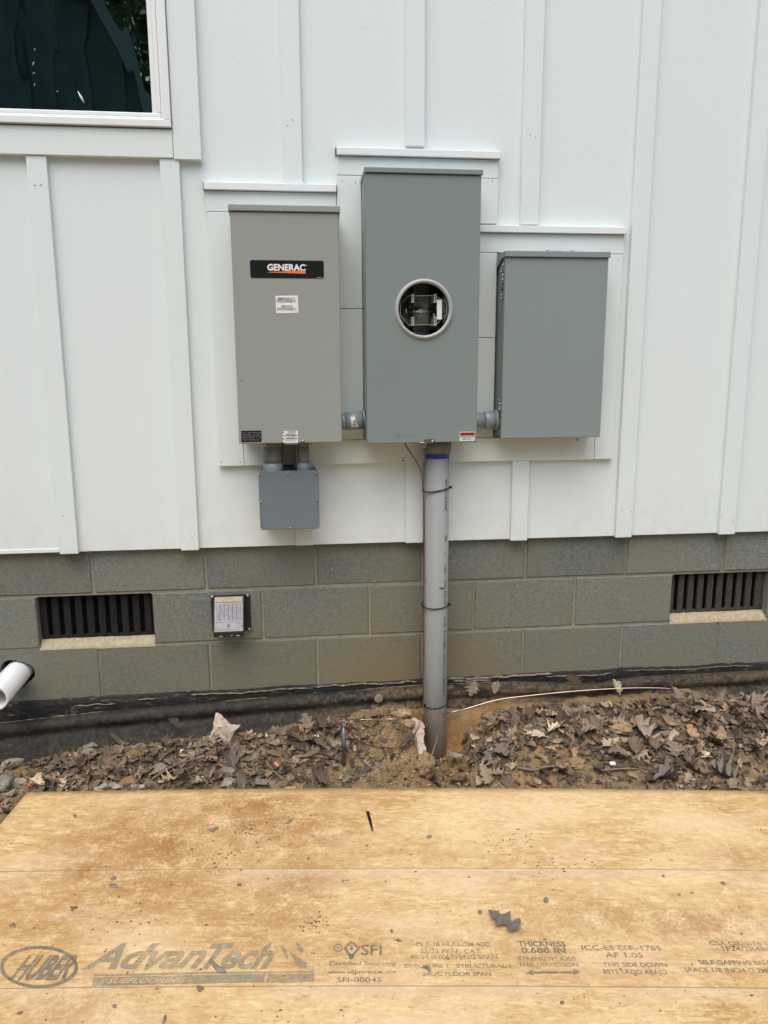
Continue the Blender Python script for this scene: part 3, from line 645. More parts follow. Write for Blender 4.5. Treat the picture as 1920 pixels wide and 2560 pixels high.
text_mesh('lettering', [(t_, fy(716.5, py, Y0).x+dx_, fy(716, py, Y0).z, .0072, 'CENTER', .012, 0, .97) for t_, py, dx_ in (('EMERGENCY', 749.8, -.001), ('DISCONNECT', 756.2, -.001), ('SERVICE', 769.2, .001), ('DISCONNECT', 775.8, .001))], 'ink_black', lb, pw)
text_mesh('small_print', [('196241', x1-.002, z0+.0025, .0022, 'RIGHT', .01, 0)], 'ink_black', lb, pw)
x0, x1, z0, z1 = ext((602.5, 1077), (654, 1104.5), Y0)
lb = label_plate(ts, 'system_label', x0, x1, z0, z1, Y0-.0002, 'label_black', .003); cx = (x0+x1)/2; h_ = (z1-z0)
text_mesh('lettering', [(t_, cx, z1-h_*f_, .0062*s_, 'CENTER', -.012, 0, xs_) for t_, f_, s_, xs_ in (('FULLY  AUTOMATED', .265, .85, 1.15), ('DIGITAL LOAD', .465, .85, 1.15), ('MANAGEMENT SYSTEM', .665, .85, 1.12), ('NEC COMPLIANT', .87, .75, 1.05))], 'ink_pale', lb, pw)
x0, x1, z0, z1 = ext((706.5, 1077.5), (745.5, 1105), Y0)
lb = label_plate(ts, 'warning_label', x0, x1, z0, z1, Y0-.0002, 'label_white', .002); cx = (x0+x1)/2; h_ = z1-z0
it = []
for i, (t_, f_) in enumerate((('WARNING', .14), ('AVERTISSEMENT', .45), ('ADVERTENCIA', .74))):
    it += [('▲ '+t_ if False else t_, cx+.004, z1-h_*f_, .0042, 'CENTER', .03, 0), ('Hazardous voltage inside. Disconnect all', cx, z1-h_*(f_+.10), .0022, 'CENTER', .012, 0, .82), ('power sources before opening.', cx, z1-h_*(f_+.185), .0022, 'CENTER', .012, 0, .85)]
text_mesh('lettering', it, 'ink_black', lb, pw)
b = MB()
for f_ in (.14, .45, .74):
    zq = z1-h_*f_; b.prism([(cx-.026, zq), (cx-.020, zq), (cx-.023, zq+.005)], Y0-.0014, Y0-.001)
b.split('warning_triangle', 'ink_black', lb)
a_, c_ = fy(711, 1110, Y0), fy(745, 1110.5, Y0)
MB().box(a_.x, c_.x, Y0-.012, Y0+.004, zb_-.0035, zb_+.0035, .001).build('hasp', 'galv', ts)
b = MB().screw(fy(757.5, 1103.5, Y0-.002), .0062); b.split('cover_screw', 'steel', ts)
b = MB(); b.screw(fy(694, 545.5, Y0-.0075), .001); b.prism([(fy(700.5, 522, -.207).x-.001, fy(700, 526, -.207).z), (fy(700.5, 522, -.207).x+.001, fy(700, 526, -.207).z), (fy(700.5, 522, -.207).x, fy(700, 520, -.207).z)], -.2085, -.207); b.split('paint_fleck', 'ink_white', ts)
MB().tube([fy(604, 951, Y0-.0002), fy(605, 953, Y0-.0004)], .0016, 8).build('paint_chip', 'ink_black', ts)
# ---- meter main (middle)
mm = thing('meter_cabinet', 'tallest green grey steel cabinet with a round empty meter socket', 'electrical box', (1.19, -.1, .556+Z0))
X0, X1, Y0, zb_, zt_ = .9945, 1.3755, -.20, .557+Z0, 1.4415+Z0
rc = fy(1060, 773.2, Y0); RO, RI = .0985, .0855
b = MB(); X0b, X1b = X0+.0015, X1-.004
b.box(X0b, X0b+.003, Y0+.0305, -.004, zb_+.004, zt_); b.box(X1b-.003, X1b, Y0+.0305, -.004, zb_+.004, zt_)
b.box(X0b+.003, X1b-.003, -.007, -.004, zb_+.004, zt_); b.box(X0b+.003, X1b-.003, Y0+.0305, -.007, zb_+.004, zb_+.007); b.box(X0b+.003, X1b-.003, Y0+.0305, -.007, zt_-.003, zt_)
b.build('cabinet', 'green_grey_paint', mm)
g = bmesh.new(); n = 64                            # front cover with the round hole
o4 = [g.verts.new((x, Y0, q)) for x, q in ((X0, zb_), (X1, zb_), (X1, zt_-.016), (X0, zt_-.016))]
i4 = [g.verts.new((rc.x+RI*cos(2*pi*i/n), Y0, rc.z+RI*sin(2*pi*i/n))) for i in range(n)]
es = [g.edges.new((o4[i], o4[(i+1) % 4])) for i in range(4)]+[g.edges.new((i4[i], i4[(i+1) % n])) for i in range(n)]
bmesh.ops.triangle_fill(g, use_beauty=True, edges=es)
ob_ = [g.verts.new((v.co.x, Y0+.030, v.co.z)) for v in o4]; ib = [g.verts.new((v.co.x, Y0+.012, v.co.z)) for v in i4]
for i in range(4): g.faces.new((o4[i], o4[(i+1) % 4], ob_[(i+1) % 4], ob_[i]))
for i in range(n): g.faces.new((i4[i], i4[(i+1) % n], ib[(i+1) % n], ib[i]))
bmesh.ops.recalc_face_normals(g, faces=g.faces); b = MB(); b.merge(g); cv = b.build('cover', 'green_grey_paint', mm)
mod = cv.modifiers.new('bevel', 'BEVEL'); mod.width = .003; mod.segments = 3; mod.limit_method = 'ANGLE'; mod.angle_limit = radians(60)
MB().box(X0-.003, X1+.004, Y0-.007, -.026, zt_-.0150, zt_+.001, .002).build('rain_hood', 'green_grey_paint', mm)
b = MB(); p = 28; prof = [(RI-.001, Y0+.004), (RI+.0005, Y0-.006), (RI+.004, Y0-.0095), (RI+.008, Y0-.0085), (RI+.0115, Y0-.004), (RO, Y0+.0005)]; g = bmesh.new(); n = 72
rows = [[g.verts.new((rc.x+r*cos(2*pi*i/n), y, rc.z+r*sin(2*pi*i/n))) for i in range(n)] for r, y in prof]
for A, C in zip(rows, rows[1:]):
    for i in range(n): g.faces.new((A[i], A[(i+1) % n], C[(i+1) % n], C[i])).smooth = True
bmesh.ops.recalc_face_normals(g, faces=g.faces); b.merge(g); sk = b.build('socket_ring', 'rim_paint', mm)
def sx(zx): return fy(970+zx*.1085, 773, Y0).x
def sz(zy): return fy(1060, 680+zy*.1085, Y0).z
def sp(zx, zy, Y): return fy(970+zx*.1085, 680+zy*.1085, Y)
yb = -.055; b = MB()                               # inside: pan, centre plate with holes, side blocks
b.box(rc.x-.12, rc.x+.12, yb+.0, yb+.004, rc.z-.13, rc.z+.13, 0, 1)
def pb(x0, y0, x1, y1, Y, th, mi=0, bv=.001):
    a, c = sp(x0, y0, Y), sp(x1, y1, Y); b.box(min(a.x, c.x), max(a.x, c.x), Y, Y+th, min(a.z, c.z), max(a.z, c.z), bv, mi)
pb(575, 180, 880, 1560, yb-.022, .012); pb(905, 200, 935, 1540, yb-.02, .012, 0); pb(575, 560, 950, 800, yb-.030, .008); pb(590, 985, 950, 1215, yb-.030, .008)
pb(300, 440, 500, 560, yb-.03, .02, 2); pb(960, 1250, 1190, 1330, yb-.03, .02, 2); pb(950, 330, 1200, 480, yb-.03, .02, 1); pb(620, 800, 950, 880, yb-.033, .008, 1); pb(430, 1080, 560, 1300, yb-.03, .02, 1)
pb(480, 760, 545, 830, yb-.045, .01, 0)
for x, y, r in ((745, 380, 5), (765, 1295, 4.5), (745, 1450, 6), (668, 665, 3.2), (825, 655, 3.2), (675, 1050, 4), (825, 1050, 4), (675, 1170, 3.2), (822, 1170, 3.2)):
    q = sp(x, y, yb-.0325); b.tube([q, q+Vector((0, -.002, 0))], r*.00065, 10, 1); b.tube([q+Vector((0, .0005, 0)), q+Vector((0, -.001, 0))], r*.00125, 12, 0)
b.build('socket_base', ['socket_plate', 'socket_dark', 'olive_part'], sk)
for x, y in ((530, 625), (1045, 625), (530, 1150), (1045, 1150)):
    b = MB(); c_ = sp(x, y, Y0+.05); s_ = 1
    for dx_ in (-.0028, .0028): b.box(c_.x+dx_-.0013+.002, c_.x+dx_+.0013+.002, Y0+.02, Y0+.09, c_.z-.0125, c_.z+.0125, .0008)
    for dz_ in (-.0125, .0125): b.tube([(c_.x-.004, Y0+.02, c_.z+dz_), (c_.x+.006, Y0+.019, c_.z+dz_)], .0016, 8)
    b.build('jaw', 'jaw_metal', sk)
a_, c_ = sp(445, 918, Y0+.055), sp(1050, 905, Y0+.055); m_ = (a_+c_)/2
b = MB().tube([a_, c_], .0042, 12); b.box(m_.x-.0065, m_.x+.0065, m_.y-.006, m_.y+.006, m_.z-.0055, m_.z+.0055, .001); b.build('bypass_rod', 'steel', sk)
a_, c_ = sp(1130, 638, Y0+.02), sp(1238, 1092, Y0+.02)
MB().prism(rrect(a_.x, c_.x, c_.z, a_.z, .0015), Y0+.0195, Y0+.0205).build('socket_sticker', 'label_white', sk)
a_, c_ = sp(1035, 958, Y0+.03), sp(1088, 1060, Y0+.03); MB().prism(rrect(a_.x, c_.x, c_.z, a_.z, .001), Y0+.029, Y0+.031).build('terminal_tab', 'galv', sk)
oc = [sp(x, y, Y0+.026) for x, y in ((285, 720), (480, 548), (1100, 545), (1345, 690), (1358, 960), (1110, 1218), (470, 1222), (285, 985))]
b = MB().prism([(q.x, q.z) for q in oc], Y0+.0255, Y0+.0275); b.build('socket_shield', 'clear_plastic', sk)
b = MB(); b.tube(oc+[oc[0]], .0007, 6)
b.tube([sp(1285, 570, Y0+.02), sp(1358, 740, Y0+.02), sp(1358, 970, Y0+.02), sp(1270, 1170, Y0+.02)], .0011, 6); b.tube([sp(375, 1190, Y0+.02), sp(285, 990, Y0+.02), sp(285, 740, Y0+.02)], .0009, 6)
b.tube([sp(415, 850, Y0+.03), sp(430, 965, Y0+.03)], .0012, 6); b.build('shield_edge', 'plastic_edge', sk)
# embossed maker's mark, hasp, warning sticker
p0, p1 = fy(997, 1094, Y0), fy(1030, 1084.5, Y0)
text_mesh('embossed_mark', [('E·T·N', (p0.x+p1.x)/2, p0.z+.0015, .0135, 'CENTER', .01, 0, 1.55), ('. . . . . . .', (p0.x+p1.x)/2, p0.z-.0065, .003, 'CENTER', .02, 0, 1.6)], 'light_green_grey_paint', mm, wall_plane(Y0-.0012))
P = [fy(980+x*.14466, 1060+y*.14466, Y0-.004) for x, y in ((460, 318), (510, 318), (560, 275), (600, 255), (700, 255), (735, 275), (738, 310), (715, 335), (640, 335), (600, 328), (460, 328))]
lt = MB().prism([(q.x, q.z) for q in P], Y0-.005, Y0-.002, bev=.0005).build('latch', 'dark_steel', mm)
b = MB().screw(fy(980+700*.14466, 1060+300*.14466, Y0-.005), .0052); b.tube([fy(980+455*.14466, 1060+321*.14466, Y0-.012), fy(980+630*.14466, 1060+320*.14466, Y0-.012)], .0016, 8); b.build('latch_bolt', 'steel', lt)
q = fy(980+565*.14466, 1060+380*.14466, Y0+.01); b = MB(); b.tube([q+Vector((.0042*cos(a), 0, .0042*sin(a))) for a in [i*pi/8 for i in range(17)]], .0016, 8); b.box(q.x-.004, q.x+.006, q.y-.001, q.y+.02, q.z+.004, zb_+.003); b.build('seal_eye', 'rim_paint', mm)
x0, x1, z0, z1 = ext((1149, 1079.8), (1186, 1101.8), Y0); h_ = z1-z0
lb = label_plate(mm, 'warning_label', x0, x1, z0, z1, Y0-.0002, 'label_white', .002); pw = wall_plane(Y0-.0016); cx = (x0+x1)/2
MB().box(x0+.001, x1-.001, Y0-.0012, Y0-.0009, z1-h_*.40, z1-h_*.05).build('warning_band', 'ink_red', lb)
text_mesh('lettering', [('WARNING', cx+.004, z1-h_*.33, .0062, 'CENTER', .03, 0, 1.0)]+[(t_, cx, z1-h_*f_, .0028, 'CENTER', .015, 0, .9) for t_, f_ in (('HAZARDOUS VOLTAGE INSIDE', .51), ('DISCONNECT POWER BEFORE', .63), ('SERVICING. USE BY', .75), ('QUALIFIED PERSONS ONLY', .87))], 'ink_black', lb, pw)
MB().prism([(x0+.004, z1-h_*.34), (x0+.013, z1-h_*.34), (x0+.0085, z1-h_*.12)], Y0-.0018, Y0-.0013).split('warning_triangle', 'ink_black', lb)
b = MB()
for py in (404, 455, 560, 770, 928): q = fy(1203, py, Y0+.015); b.screw((X1-.0005, Y0+.015, q.z), .003, (1, 0, 0))
b.split('cover_screw', 'steel', mm)
b = MB(); b.screw((X0-.0005, Y0+.010, fy(912, 460, Y0).z), .004, (-1, 0, 0)); b.box(X0-.0012, X0+.0012, -.18, -.172, zb_, zt_-.02); b.build('side_seam', 'light_green_grey_paint', mm)
# ---- load centre (right)
lc_ = thing('breaker_panel', 'shorter green grey breaker panel with side hinges, rightmost box on the wall', 'electrical box', (1.66, -.08, .56+Z0))
X0, X1, Y0, zb_, zt_ = 1.4755, 1.8405, -.15, .5625+Z0, 1.1985+Z0
MB().box(X0+.003, X1-.004, Y0+.024, -.004, zb_+.006, zt_-.004, .002).build('cabinet', 'light_green_grey_paint', lc_)
MB().box(X0, X1, Y0, Y0+.019, zb_, zt_-.019, .0025, seg=3).build('door', 'light_green_grey_paint', lc_)
g = MB(); g.box(X0-.003, X1+.004, Y0-.008, -.012, zt_-.0185, zt_+.001, .002)
hb = bmesh.new(); P = [(Y0+.03, zt_-.018), (-.012, zt_-.055), (-.012, zt_-.002), (Y0, zt_-.002), (Y0, zt_-.018)]
for xa in (X0-.0035, X1-.001):
    A = [hb.verts.new((xa, y, q)) for y, q in P]; C = [hb.verts.new((xa+.002, y, q)) for y, q in P]; hb.faces.new(A); hb.faces.new(C[::-1])
    for i in range(5): hb.faces.new((A[i], C[i], C[(i+1) % 5], A[(i+1) % 5]))
bmesh.ops.recalc_face_normals(hb, faces=hb.faces); g.merge(hb); g.build('rain_hood', 'light_green_grey_paint', lc_)
b = MB(); a_, c_ = fy(1357, 622, -.09), fy(1428, 622, -.09); m_ = (a_+c_)/2
b.box(a_.x, c_.x, -.135, -.045, zt_+.001, zt_+.005, .001); b.tube([(m_.x-.008, -.09, zt_+.004), (m_.x-.008, -.09, zt_+.010), (m_.x-.008, -.09, zt_+.013)], [.030, .027, .008], 28); b.build('hub_plate', 'light_green_grey_paint', lc_)
b = MB()
for xx in (a_.x+.006, c_.x-.006): b.tube([(xx, -.12, zt_+.004), (xx, -.12, zt_+.0125)], .005, 10)
b.split('hub_screw', 'galv', lc_)
def hz(zy): return fy(1260, 620+zy*.2304, -.13).z
for o_, pl, sl, bolts in ((0, (285, 380), (380, 470), ((183, 1), (255, 0), (292, 1), (345, 1), (510, .3), (548, .3))), (1, (1680, 1770), (1775, 1860), ((1655, .4), (1690, 1), (1745, 1), (1883, .3), (1922, .3)))):
    b = MB(); b.box(X0-.004, X0+.004, Y0+.020, Y0+.038, hz(pl[1]), hz(pl[0]), .002); hg = b.build('hinge', 'light_green_grey_paint', lc_)
    MB().tube([(X0-.001, Y0+.030, hz(sl[1])), (X0-.001, Y0+.030, hz(sl[0]))], .003, 8).build('hinge_pin', 'dark_steel', hg)
    b = MB()
    for zy, fr_ in bolts: b.tube([(X0+.002, Y0+.040-.018*fr_, hz(zy)), (X0-.004, Y0+.040-.018*fr_, hz(zy)), (X0-.006, Y0+.040-.018*fr_, hz(zy))], [.0042, .0042, .002], 8)
    b.split('hinge_bolt', 'steel', hg)
MB().box(X0-.0008, X0+.003, Y0+.036, Y0+.039, hz(1640), hz(580)).box(X0-.0012, X0+.003, Y0+.048, Y0+.050, hz(1640), hz(600)).split('door_gasket', 'green_grey_paint', lc_)
MB().screw(fy(1443, 1099.5, -.12), .0052).build('bonding_screw', 'galv', lc_)
b = MB()
for zy in (665, 732, 1010): b.screw((X1-.0005, Y0+.012, fy(1530, zy, Y0).z), .0022, (1, 0, 0))
b.split('cover_screw', 'steel', lc_)
b = MB(); b.tube([(X0-.0034, -.03, zt_-.03), (X0-.0040, -.03, zt_-.03)], .003, 8).tube([(X0-.0034, -.075, zt_-.022), (X0-.0040, -.075, zt_-.022)], .003, 8); b.split('rivet_hole', 'gap_black', lc_)
# ---- junction box (lower left)
jb = thing('junction_box', 'square slate grey plastic junction box under the leftmost cabinet', 'junction box', (.724, -.08, .25+Z0))
X0, X1, Y0, zb_, zt_ = .6195, .8275, -.145, .2535+Z0, .4605+Z0
MB().box(X0+.005, X1-.005, Y0+.0085, -.026, zb_+.005, zt_-.003, .006, seg=3).build('box_body', 'grey_plastic', jb)
MB().prism(rrect(X0, X1, zb_, zt_, .009, 5), Y0, Y0+.008, bev=.0016).build('box_lid', 'grey_plastic', jb)
def jp(x, y): return fy(520+x*.2411, 960+y*.2411, Y0-.0002)
for x, y in ((535, 942), (828, 930), (1121, 926), (546, 1224), (1130, 1208), (560, 1505), (851, 1496), (1137, 1485)): MB().screw(jp(x, y), .0042).build('lid_screw', 'steel', jb)
# ---- conduits between boxes
def cpipe(name, label, x, r, zlo, zhi, group=None, sticker=None, mat='pvc_dark', y=-.11):
    t = thing(name, label, 'conduit', (x, y, zlo), group)
    MB().tube([(x, y, zlo+.01), (x, y, zhi)], r, 28).build('pipe', mat, t)
    MB().tube([(x, y, zlo-.004), (x, y, zlo+.001), (x, y, zlo+.026), (x, y, zlo+.0275)], [r*1.10, r*1.15, r*1.15, r*1.03], 28).build('coupling', 'pvc_fitting', t)
    MB().tube([(x, y, zhi-.022), (x, y, zhi-.020), (x, y, zhi)], [r*1.02, r*1.10, r*1.10], 28).build('box_adapter', 'pvc_dark', t)
    if sticker:
        s_ = MB().box(sticker-.006, sticker+.007, y-r*1.1-.006, y-r*1.1-.0055, zhi-.018, zhi-.002).build('sticker', 'label_white', t)
        b = MB()
        for i in range(5): b.box(sticker-.004+i*.002, sticker-.003+i*.002, y-r*1.1-.0066, y-r*1.1-.0062, zhi-.011, zhi-.003)
        b.box(sticker-.005, sticker+.005, y-r*1.1-.0066, y-r*1.1-.0062, zhi-.015, zhi-.0135); b.build('barcode', 'ink_black', s_)
cpipe('conduit', 'thicker vertical grey conduit from the junction box up to the leftmost cabinet', .669, .0300, .459+Z0, .565+Z0, 'conduits', .641)
cpipe('conduit', 'thinner vertical grey conduit beside the thick one above the junction box', .776, .0205, .459+Z0, .565+Z0, 'conduits', .803)
t = thing('conduit', 'dark grey flat sided block set back between the two pipes over the junction box', 'conduit', (.722, -.06, .468+Z0), 'conduits')
MB().prism(rrect(.698, .750, .474+Z0, .566+Z0, .006), -.085, -.047, bev=.002).build('pipe', 'pvc_dark', t)  # flat dark grey block between the two pipes
MB().box(.700, .742, -.084, -.048, .4655+Z0, .4735+Z0, .001).build('dark_slot', 'gap_black', t)  # solid black block stands in for the shade in the slot below
def hcond(name, label, pts, r, ring_at, st=None):
    t = thing(name, label, 'conduit', pts[0], 'conduits')
    MB().tube(pts[:2], r, 32).build('pipe', 'pvc_fitting', t)
    c = MB(); c.tube([Vector(pts[1])+(Vector(pts[2])-Vector(pts[1])).normalized()*-.004, pts[1], pts[2]], [r*1.02, r*1.16, r*1.16], 32); cp = c.build('coupling', 'pvc_fitting', t)
    d = (Vector(pts[3])-Vector(pts[2])).normalized(); MB().tube([pts[2], Vector(pts[2])+d*.001, Vector(pts[3])-d*.001, pts[3]], [r*1.16, r*1.27, r*1.27, r*1.2], 32).build('bell_end', 'pvc_fitting', t)
    return t, cp
t, cp = hcond('conduit', 'short grey conduit with a white barcode sticker between the leftmost and tallest cabinets', [(.904, -.105, .626+Z0), (.932, -.105, .626+Z0), (.988, -.110, .632+Z0), (.9955, -.110, .633+Z0)], .0282, 1)
def on_cyl(Y0_): return None
b = MB(); g = bmesh.new(); rr_ = .0282*1.16+.0006; grid = []
for i in range(9):
    a = radians(-28+62*i/8); row = []
    for xx in (.944, .967):
        row.append(g.verts.new((xx+.0022*(i-4)/4, -.107-rr_*cos(a), .6285+Z0-rr_*sin(a))))
    grid.append(row)
for A, C in zip(grid, grid[1:]): g.faces.new((A[0], A[1], C[1], C[0])).smooth = True
bmesh.ops.recalc_face_normals(g, faces=g.faces); b.merge(g); st = b.build('sticker', 'label_white', t)
b = MB(); rr_ += .0006
for a0, a1, w_ in ((-8, -4, .008), (-1, 6, .010), (8, 9.5, .010), (14, 24, .011)):
    for k in range(6):
        xa = .9555-w_/2+w_*k/6
        b.poly([(xa+x_, -.107-rr_*cos(radians(q)), .6285+Z0-rr_*sin(radians(q))) for x_, q in ((0, a0), (w_/9, a0), (w_/9, a1), (0, a1))])
b.build('barcode', 'ink_black', st)
hcond('conduit', 'short grey conduit between the tallest cabinet and the rightmost panel', [(1.372, -.088, .6235+Z0), (1.428, -.088, .6235+Z0), (1.466, -.087, .6245+Z0), (1.4785, -.087, .6245+Z0)], .0282, 1)
# ---- the riser pipe
RX, RY, RR = 1.2535, -.105, .04445
rp = thing('conduit_riser', 'thick grey plastic conduit rising from the soil to the tallest cabinet', 'conduit', (RX, RY, -.08), 'conduits')
zc = fy(1090, 1136, RY-RR).z
MB().tube([(RX+.003, RY, -.10), (RX, RY, .3), (RX, RY, zc)], RR, 48).build('pipe', 'pvc_grey', rp)
MB().tube([(RX, RY, zc+.0005), (RX, RY, zc+.001), (RX, RY, .565+Z0)], [RR*1.03, RR*1.13, RR*1.13], 48).build('coupling', 'pvc_dark', rp)
MB().tube([(RX, RY, zc-.0165), (RX, RY, zc-.0005)], RR+.0006, 48, caps=False).build('tape_band', 'blue_tape', rp)
def cyl_map(ang, zoff):
    def f(u, v):                                    # text runs upwards; v goes to the left round the pipe
        a = ang - v/RR; return Vector((RX+(RR+.0007)*sin(a), RY-(RR+.0007)*cos(a), zoff+u))
    return f
ztop = fy(1108, 1198, RY-RR*.7).z
text_mesh('lettering', [('MADE IN THE USA', 0, 0, .0098, 'RIGHT', .012, 0, .98), ('|||||||||', -.205, .001, .0085, 'RIGHT', .015, 0, .8), ('C', -.268, 0, .0092, 'RIGHT', .01, 0), ('LINE 6', -.312, 0, .0095, 'RIGHT', .01, 0), ('06:43', -.372, 0, .0085, 'RIGHT', .01, 0), ('08/21/2022', -.413, 0, .0085, 'RIGHT', .01, 0), ('PPC-60', -.512, 0, .0092, 'RIGHT', .01, 0), ('NEMA TC2 &', -.565, 0, .0095, 'RIGHT', .01, 0), ('CONFORMS TO UL 651 STD', -.655, 0, .0095, 'RIGHT', .01, 0, 1)], 'lettering_pipe', rp, cyl_map(radians(44), ztop))
text_mesh('faded_lettering', [('3" SCH 40 PVC CONDUIT 90 C WIRE ABOVEGROUND SUNLIGHT RES', 0, 0, .011, 'RIGHT', .006, 0, 1.1)], 'faded_print', rp, cyl_map(radians(-30), ztop+.06))
q = fy(1114, 1470, RY-RR); b = MB()
for k in range(10):
    a = radians(8+30*k/9); b.tube([(RX+(RR+.0002)*sin(a), RY-(RR+.0002)*cos(a), q.z+random.uniform(-.004, .004)), (RX+(RR+.001)*sin(a+.06), RY-(RR+.001)*cos(a+.06), q.z+random.uniform(-.003, .006))], [.003, .0015], 6)
b.build('mud_splat', 'mud_crust', rp)
for k, (yd, tl, side, lbl) in enumerate(((1060, .014, 1, 'black cable tie round the riser, just under the tallest cabinet'), (1313, .004, 1, 'black cable tie round the middle of the riser in front of the blocks'), (1528, .002, -1, 'black cable tie low on the riser near the soil'))):
    z_ = fy(1090, yd*K, RY-RR).z; b = MB(); P = []; r_ = RR+.002
    for i in range(37):
        a = 2*pi*i/36; P.append((RX-.0035+(r_+.0035)*sin(a), RY-r_*cos(a), z_+tl*.5*sin(a)-(.004 if k else .001)*cos(a)))
    b.tube(P, .0022, 8); band = b.build('cable_tie', 'black_plastic'); tag(band, lbl, 'cable tie', 'cable ties on the riser')
    b = MB(); s_ = side; b.box(RX+s_*(RR+.001)-.004, RX+s_*(RR+.001)+.007, RY-.022, RY-.012, z_+s_*tl*.5-.0045, z_+s_*tl*.5+.0045, .001)
    if k == 1: b.box(RX-RR-.010, RX-RR-.002, RY-.02, RY-.012, z_-.004, z_+.004, .001)
    b.build('tie_head', 'black_plastic', band)

# ---- exhaust hood on the blocks
eh = thing('exhaust_hood', 'small black exhaust hood with a grey louvred face on the block wall', 'vent hood', (.493, -.03, -.16+Z0))
MB().prism(rrect(.421, .565, -.162+Z0, -.0195+Z0, .006), -.0075, -.0012, bev=.001).build('flange', 'hood_black', eh)
g = bmesh.new(); hx0, hx1 = .434, .5435; z0, z1 = -.157+Z0, -.022+Z0
P = [(-.007, z1), (-.022, z1), (-.034, z1-.012), (-.084, z0+.020), (-.084, z0), (-.080, z0), (-.007, z0+.010)]
A = [g.verts.new((hx0, y, q)) for y, q in P]; C = [g.verts.new((hx1, y, q)) for y, q in P]; g.faces.new(A); g.faces.new(C[::-1])
for i in range(len(P)): g.faces.new((A[i], C[i], C[(i+1) % len(P)], A[(i+1) % len(P)]))
bmesh.ops.recalc_face_normals(g, faces=g.faces); bmesh.ops.bevel(g, geom=list(g.edges), offset=.002, segments=2, affect='EDGES'); b = MB(); b.merge(g); b.build('hood', 'hood_black', eh)
def slope(u, v, off=.001):                           # u across, v down the sloping face 0..1
    p0, p1 = Vector((0, -.034, z1-.012)), Vector((0, -.084, z0+.020)); d = p1-p0; n_ = Vector((0, d.z, -d.y)).normalized(); n_ = n_ if n_.y < 0 else -n_
    q = p0+d*v+n_*off; return Vector((hx0+(hx1-hx0)*u, q.y, q.z))
def sbox(b, u0, u1, v0, v1, off, mi=0):
    g = bmesh.new(); A = [g.verts.new(slope(u, v, off)) for u, v in ((u0, v0), (u1, v0), (u1, v1), (u0, v1))]; C = [g.verts.new(slope(u, v, .0002)) for u, v in ((u0, v0), (u1, v0), (u1, v1), (u0, v1))]
    g.faces.new(A)
    for i in range(4): g.faces.new((A[i], C[i], C[(i+1) % 4], A[(i+1) % 4]))
    bmesh.ops.recalc_face_normals(g, faces=g.faces); b.merge(g, mi)
b = MB(); sbox(b, .035, .965, .0, .985, .0012)
for c_ in range(6):
    u0 = .09+c_*.138
    sbox(b, u0+.118, u0+.130, .09, .64, .0016, 1)
    for k in range(15): sbox(b, u0, u0+.108, .10+k*.036, .10+k*.036+.017, .0024)
sbox(b, .08, .92, .69, .695, .002, 1); sbox(b, .08, .92, .93, .935, .002, 1); sbox(b, .08, .085, .69, .935, .002, 1); sbox(b, .915, .92, .69, .935, .002, 1)
sbox(b, .42, .58, .74, .88, .0021); sbox(b, .45, .55, .77, .79, .0026, 1); sbox(b, .45, .55, .83, .85, .0026, 1); sbox(b, .49, .51, .76, .87, .0027, 1); sbox(b, .80, .88, .75, .76, .0024, 1); sbox(b, .80, .88, .86, .87, .0024, 1)
b.build('louvre_face', ['hood_face', 'hood_black'], eh)
g = bmesh.new(); n = 16; top, bot = [], []
for i in range(n+1):
    u = .04+.92*i/n; top.append(g.verts.new((hx0+(hx1-hx0)*u, -.0245, z1+.0006))); bot.append(g.verts.new((hx0+(hx1-hx0)*u, -.0385-.002*random.random(), z1-.0135-.002*random.random())))
for i in range(n): g.faces.new((top[i], top[i+1], bot[i+1], bot[i])).smooth = True
bmesh.ops.recalc_face_normals(g, faces=g.faces); b = MB(); b.merge(g); b.build('tape_strip', 'fresh_mortar', eh)
for x, y in ((318, 335), (1238, 298), (1278, 1165)): MB().screw(fy(500+x*.09645, 1460+y*.09645, -.0077), .0062).build('flange_screw', 'galv', eh)
b = MB(); b.box(hx0+.02, hx0+.033, -.0855, -.0842, z0+.003, z0+.006); b.box(hx0+.082, hx0+.095, -.0855, -.0842, z0+.003, z0+.006); b.tube([(hx0+.06, -.0855, z0+.002), (hx0+.068, -.0858, z0+.010)], .0008, 6); b.split('grille_edge', 'hood_face', eh)
# ---- drain pipe out of the block
dp = thing('drain_pipe', 'white plastic drain pipe poking out of a broken hole in the blocks', 'pipe', (-.297, 0, -.296+Z0))
a_, c_ = Vector((-.296, .16, -.292+Z0)), Vector((-.302, -.20, -.302+Z0)); R_ = .0445
g = bmesh.new(); n = 40; d = (c_-a_).normalized(); u_ = d.cross(Vector((0, 0, 1))).normalized(); v_ = u_.cross(d); L = []
for p, r in ((a_, R_), (c_, R_), (c_, R_-.0055), (a_, R_-.0055)): L.append([g.verts.new(p+(u_*cos(2*pi*i/n)+v_*sin(2*pi*i/n))*r) for i in range(n)])
for A, C in zip(L, L[1:]):
    for i in range(n): f = g.faces.new((A[i], A[(i+1) % n], C[(i+1) % n], C[i])); f.smooth = A is not L[1]
bmesh.ops.recalc_face_normals(g, faces=g.faces); b = MB(); b.merge(g); b.build('pipe', 'pvc_white', dp)
MB().tube([a_+u_*R_*.3+v_*R_*.955, c_+u_*R_*.3+v_*R_*.955], .0006, 6).build('print_line', 'ink_grey', dp)

def on_soil(x_, y_):                                # where the ray through a display pixel meets the soil
    d = ray(x_*K, y_*K)
    for i in range(620):
        p = CAM+d*(1.6+i*.002)
        if p.y > -.09: return p
        if p.z < soil(p.x, p.y): return p
    return p
def ov(x_, y_, lift=.008):                          # just in front of the soil or membrane along the line of sight
    p = on_soil(x_, y_); return p+(CAM-p).normalized()*lift
RODY = on_soil(743, 1650).y
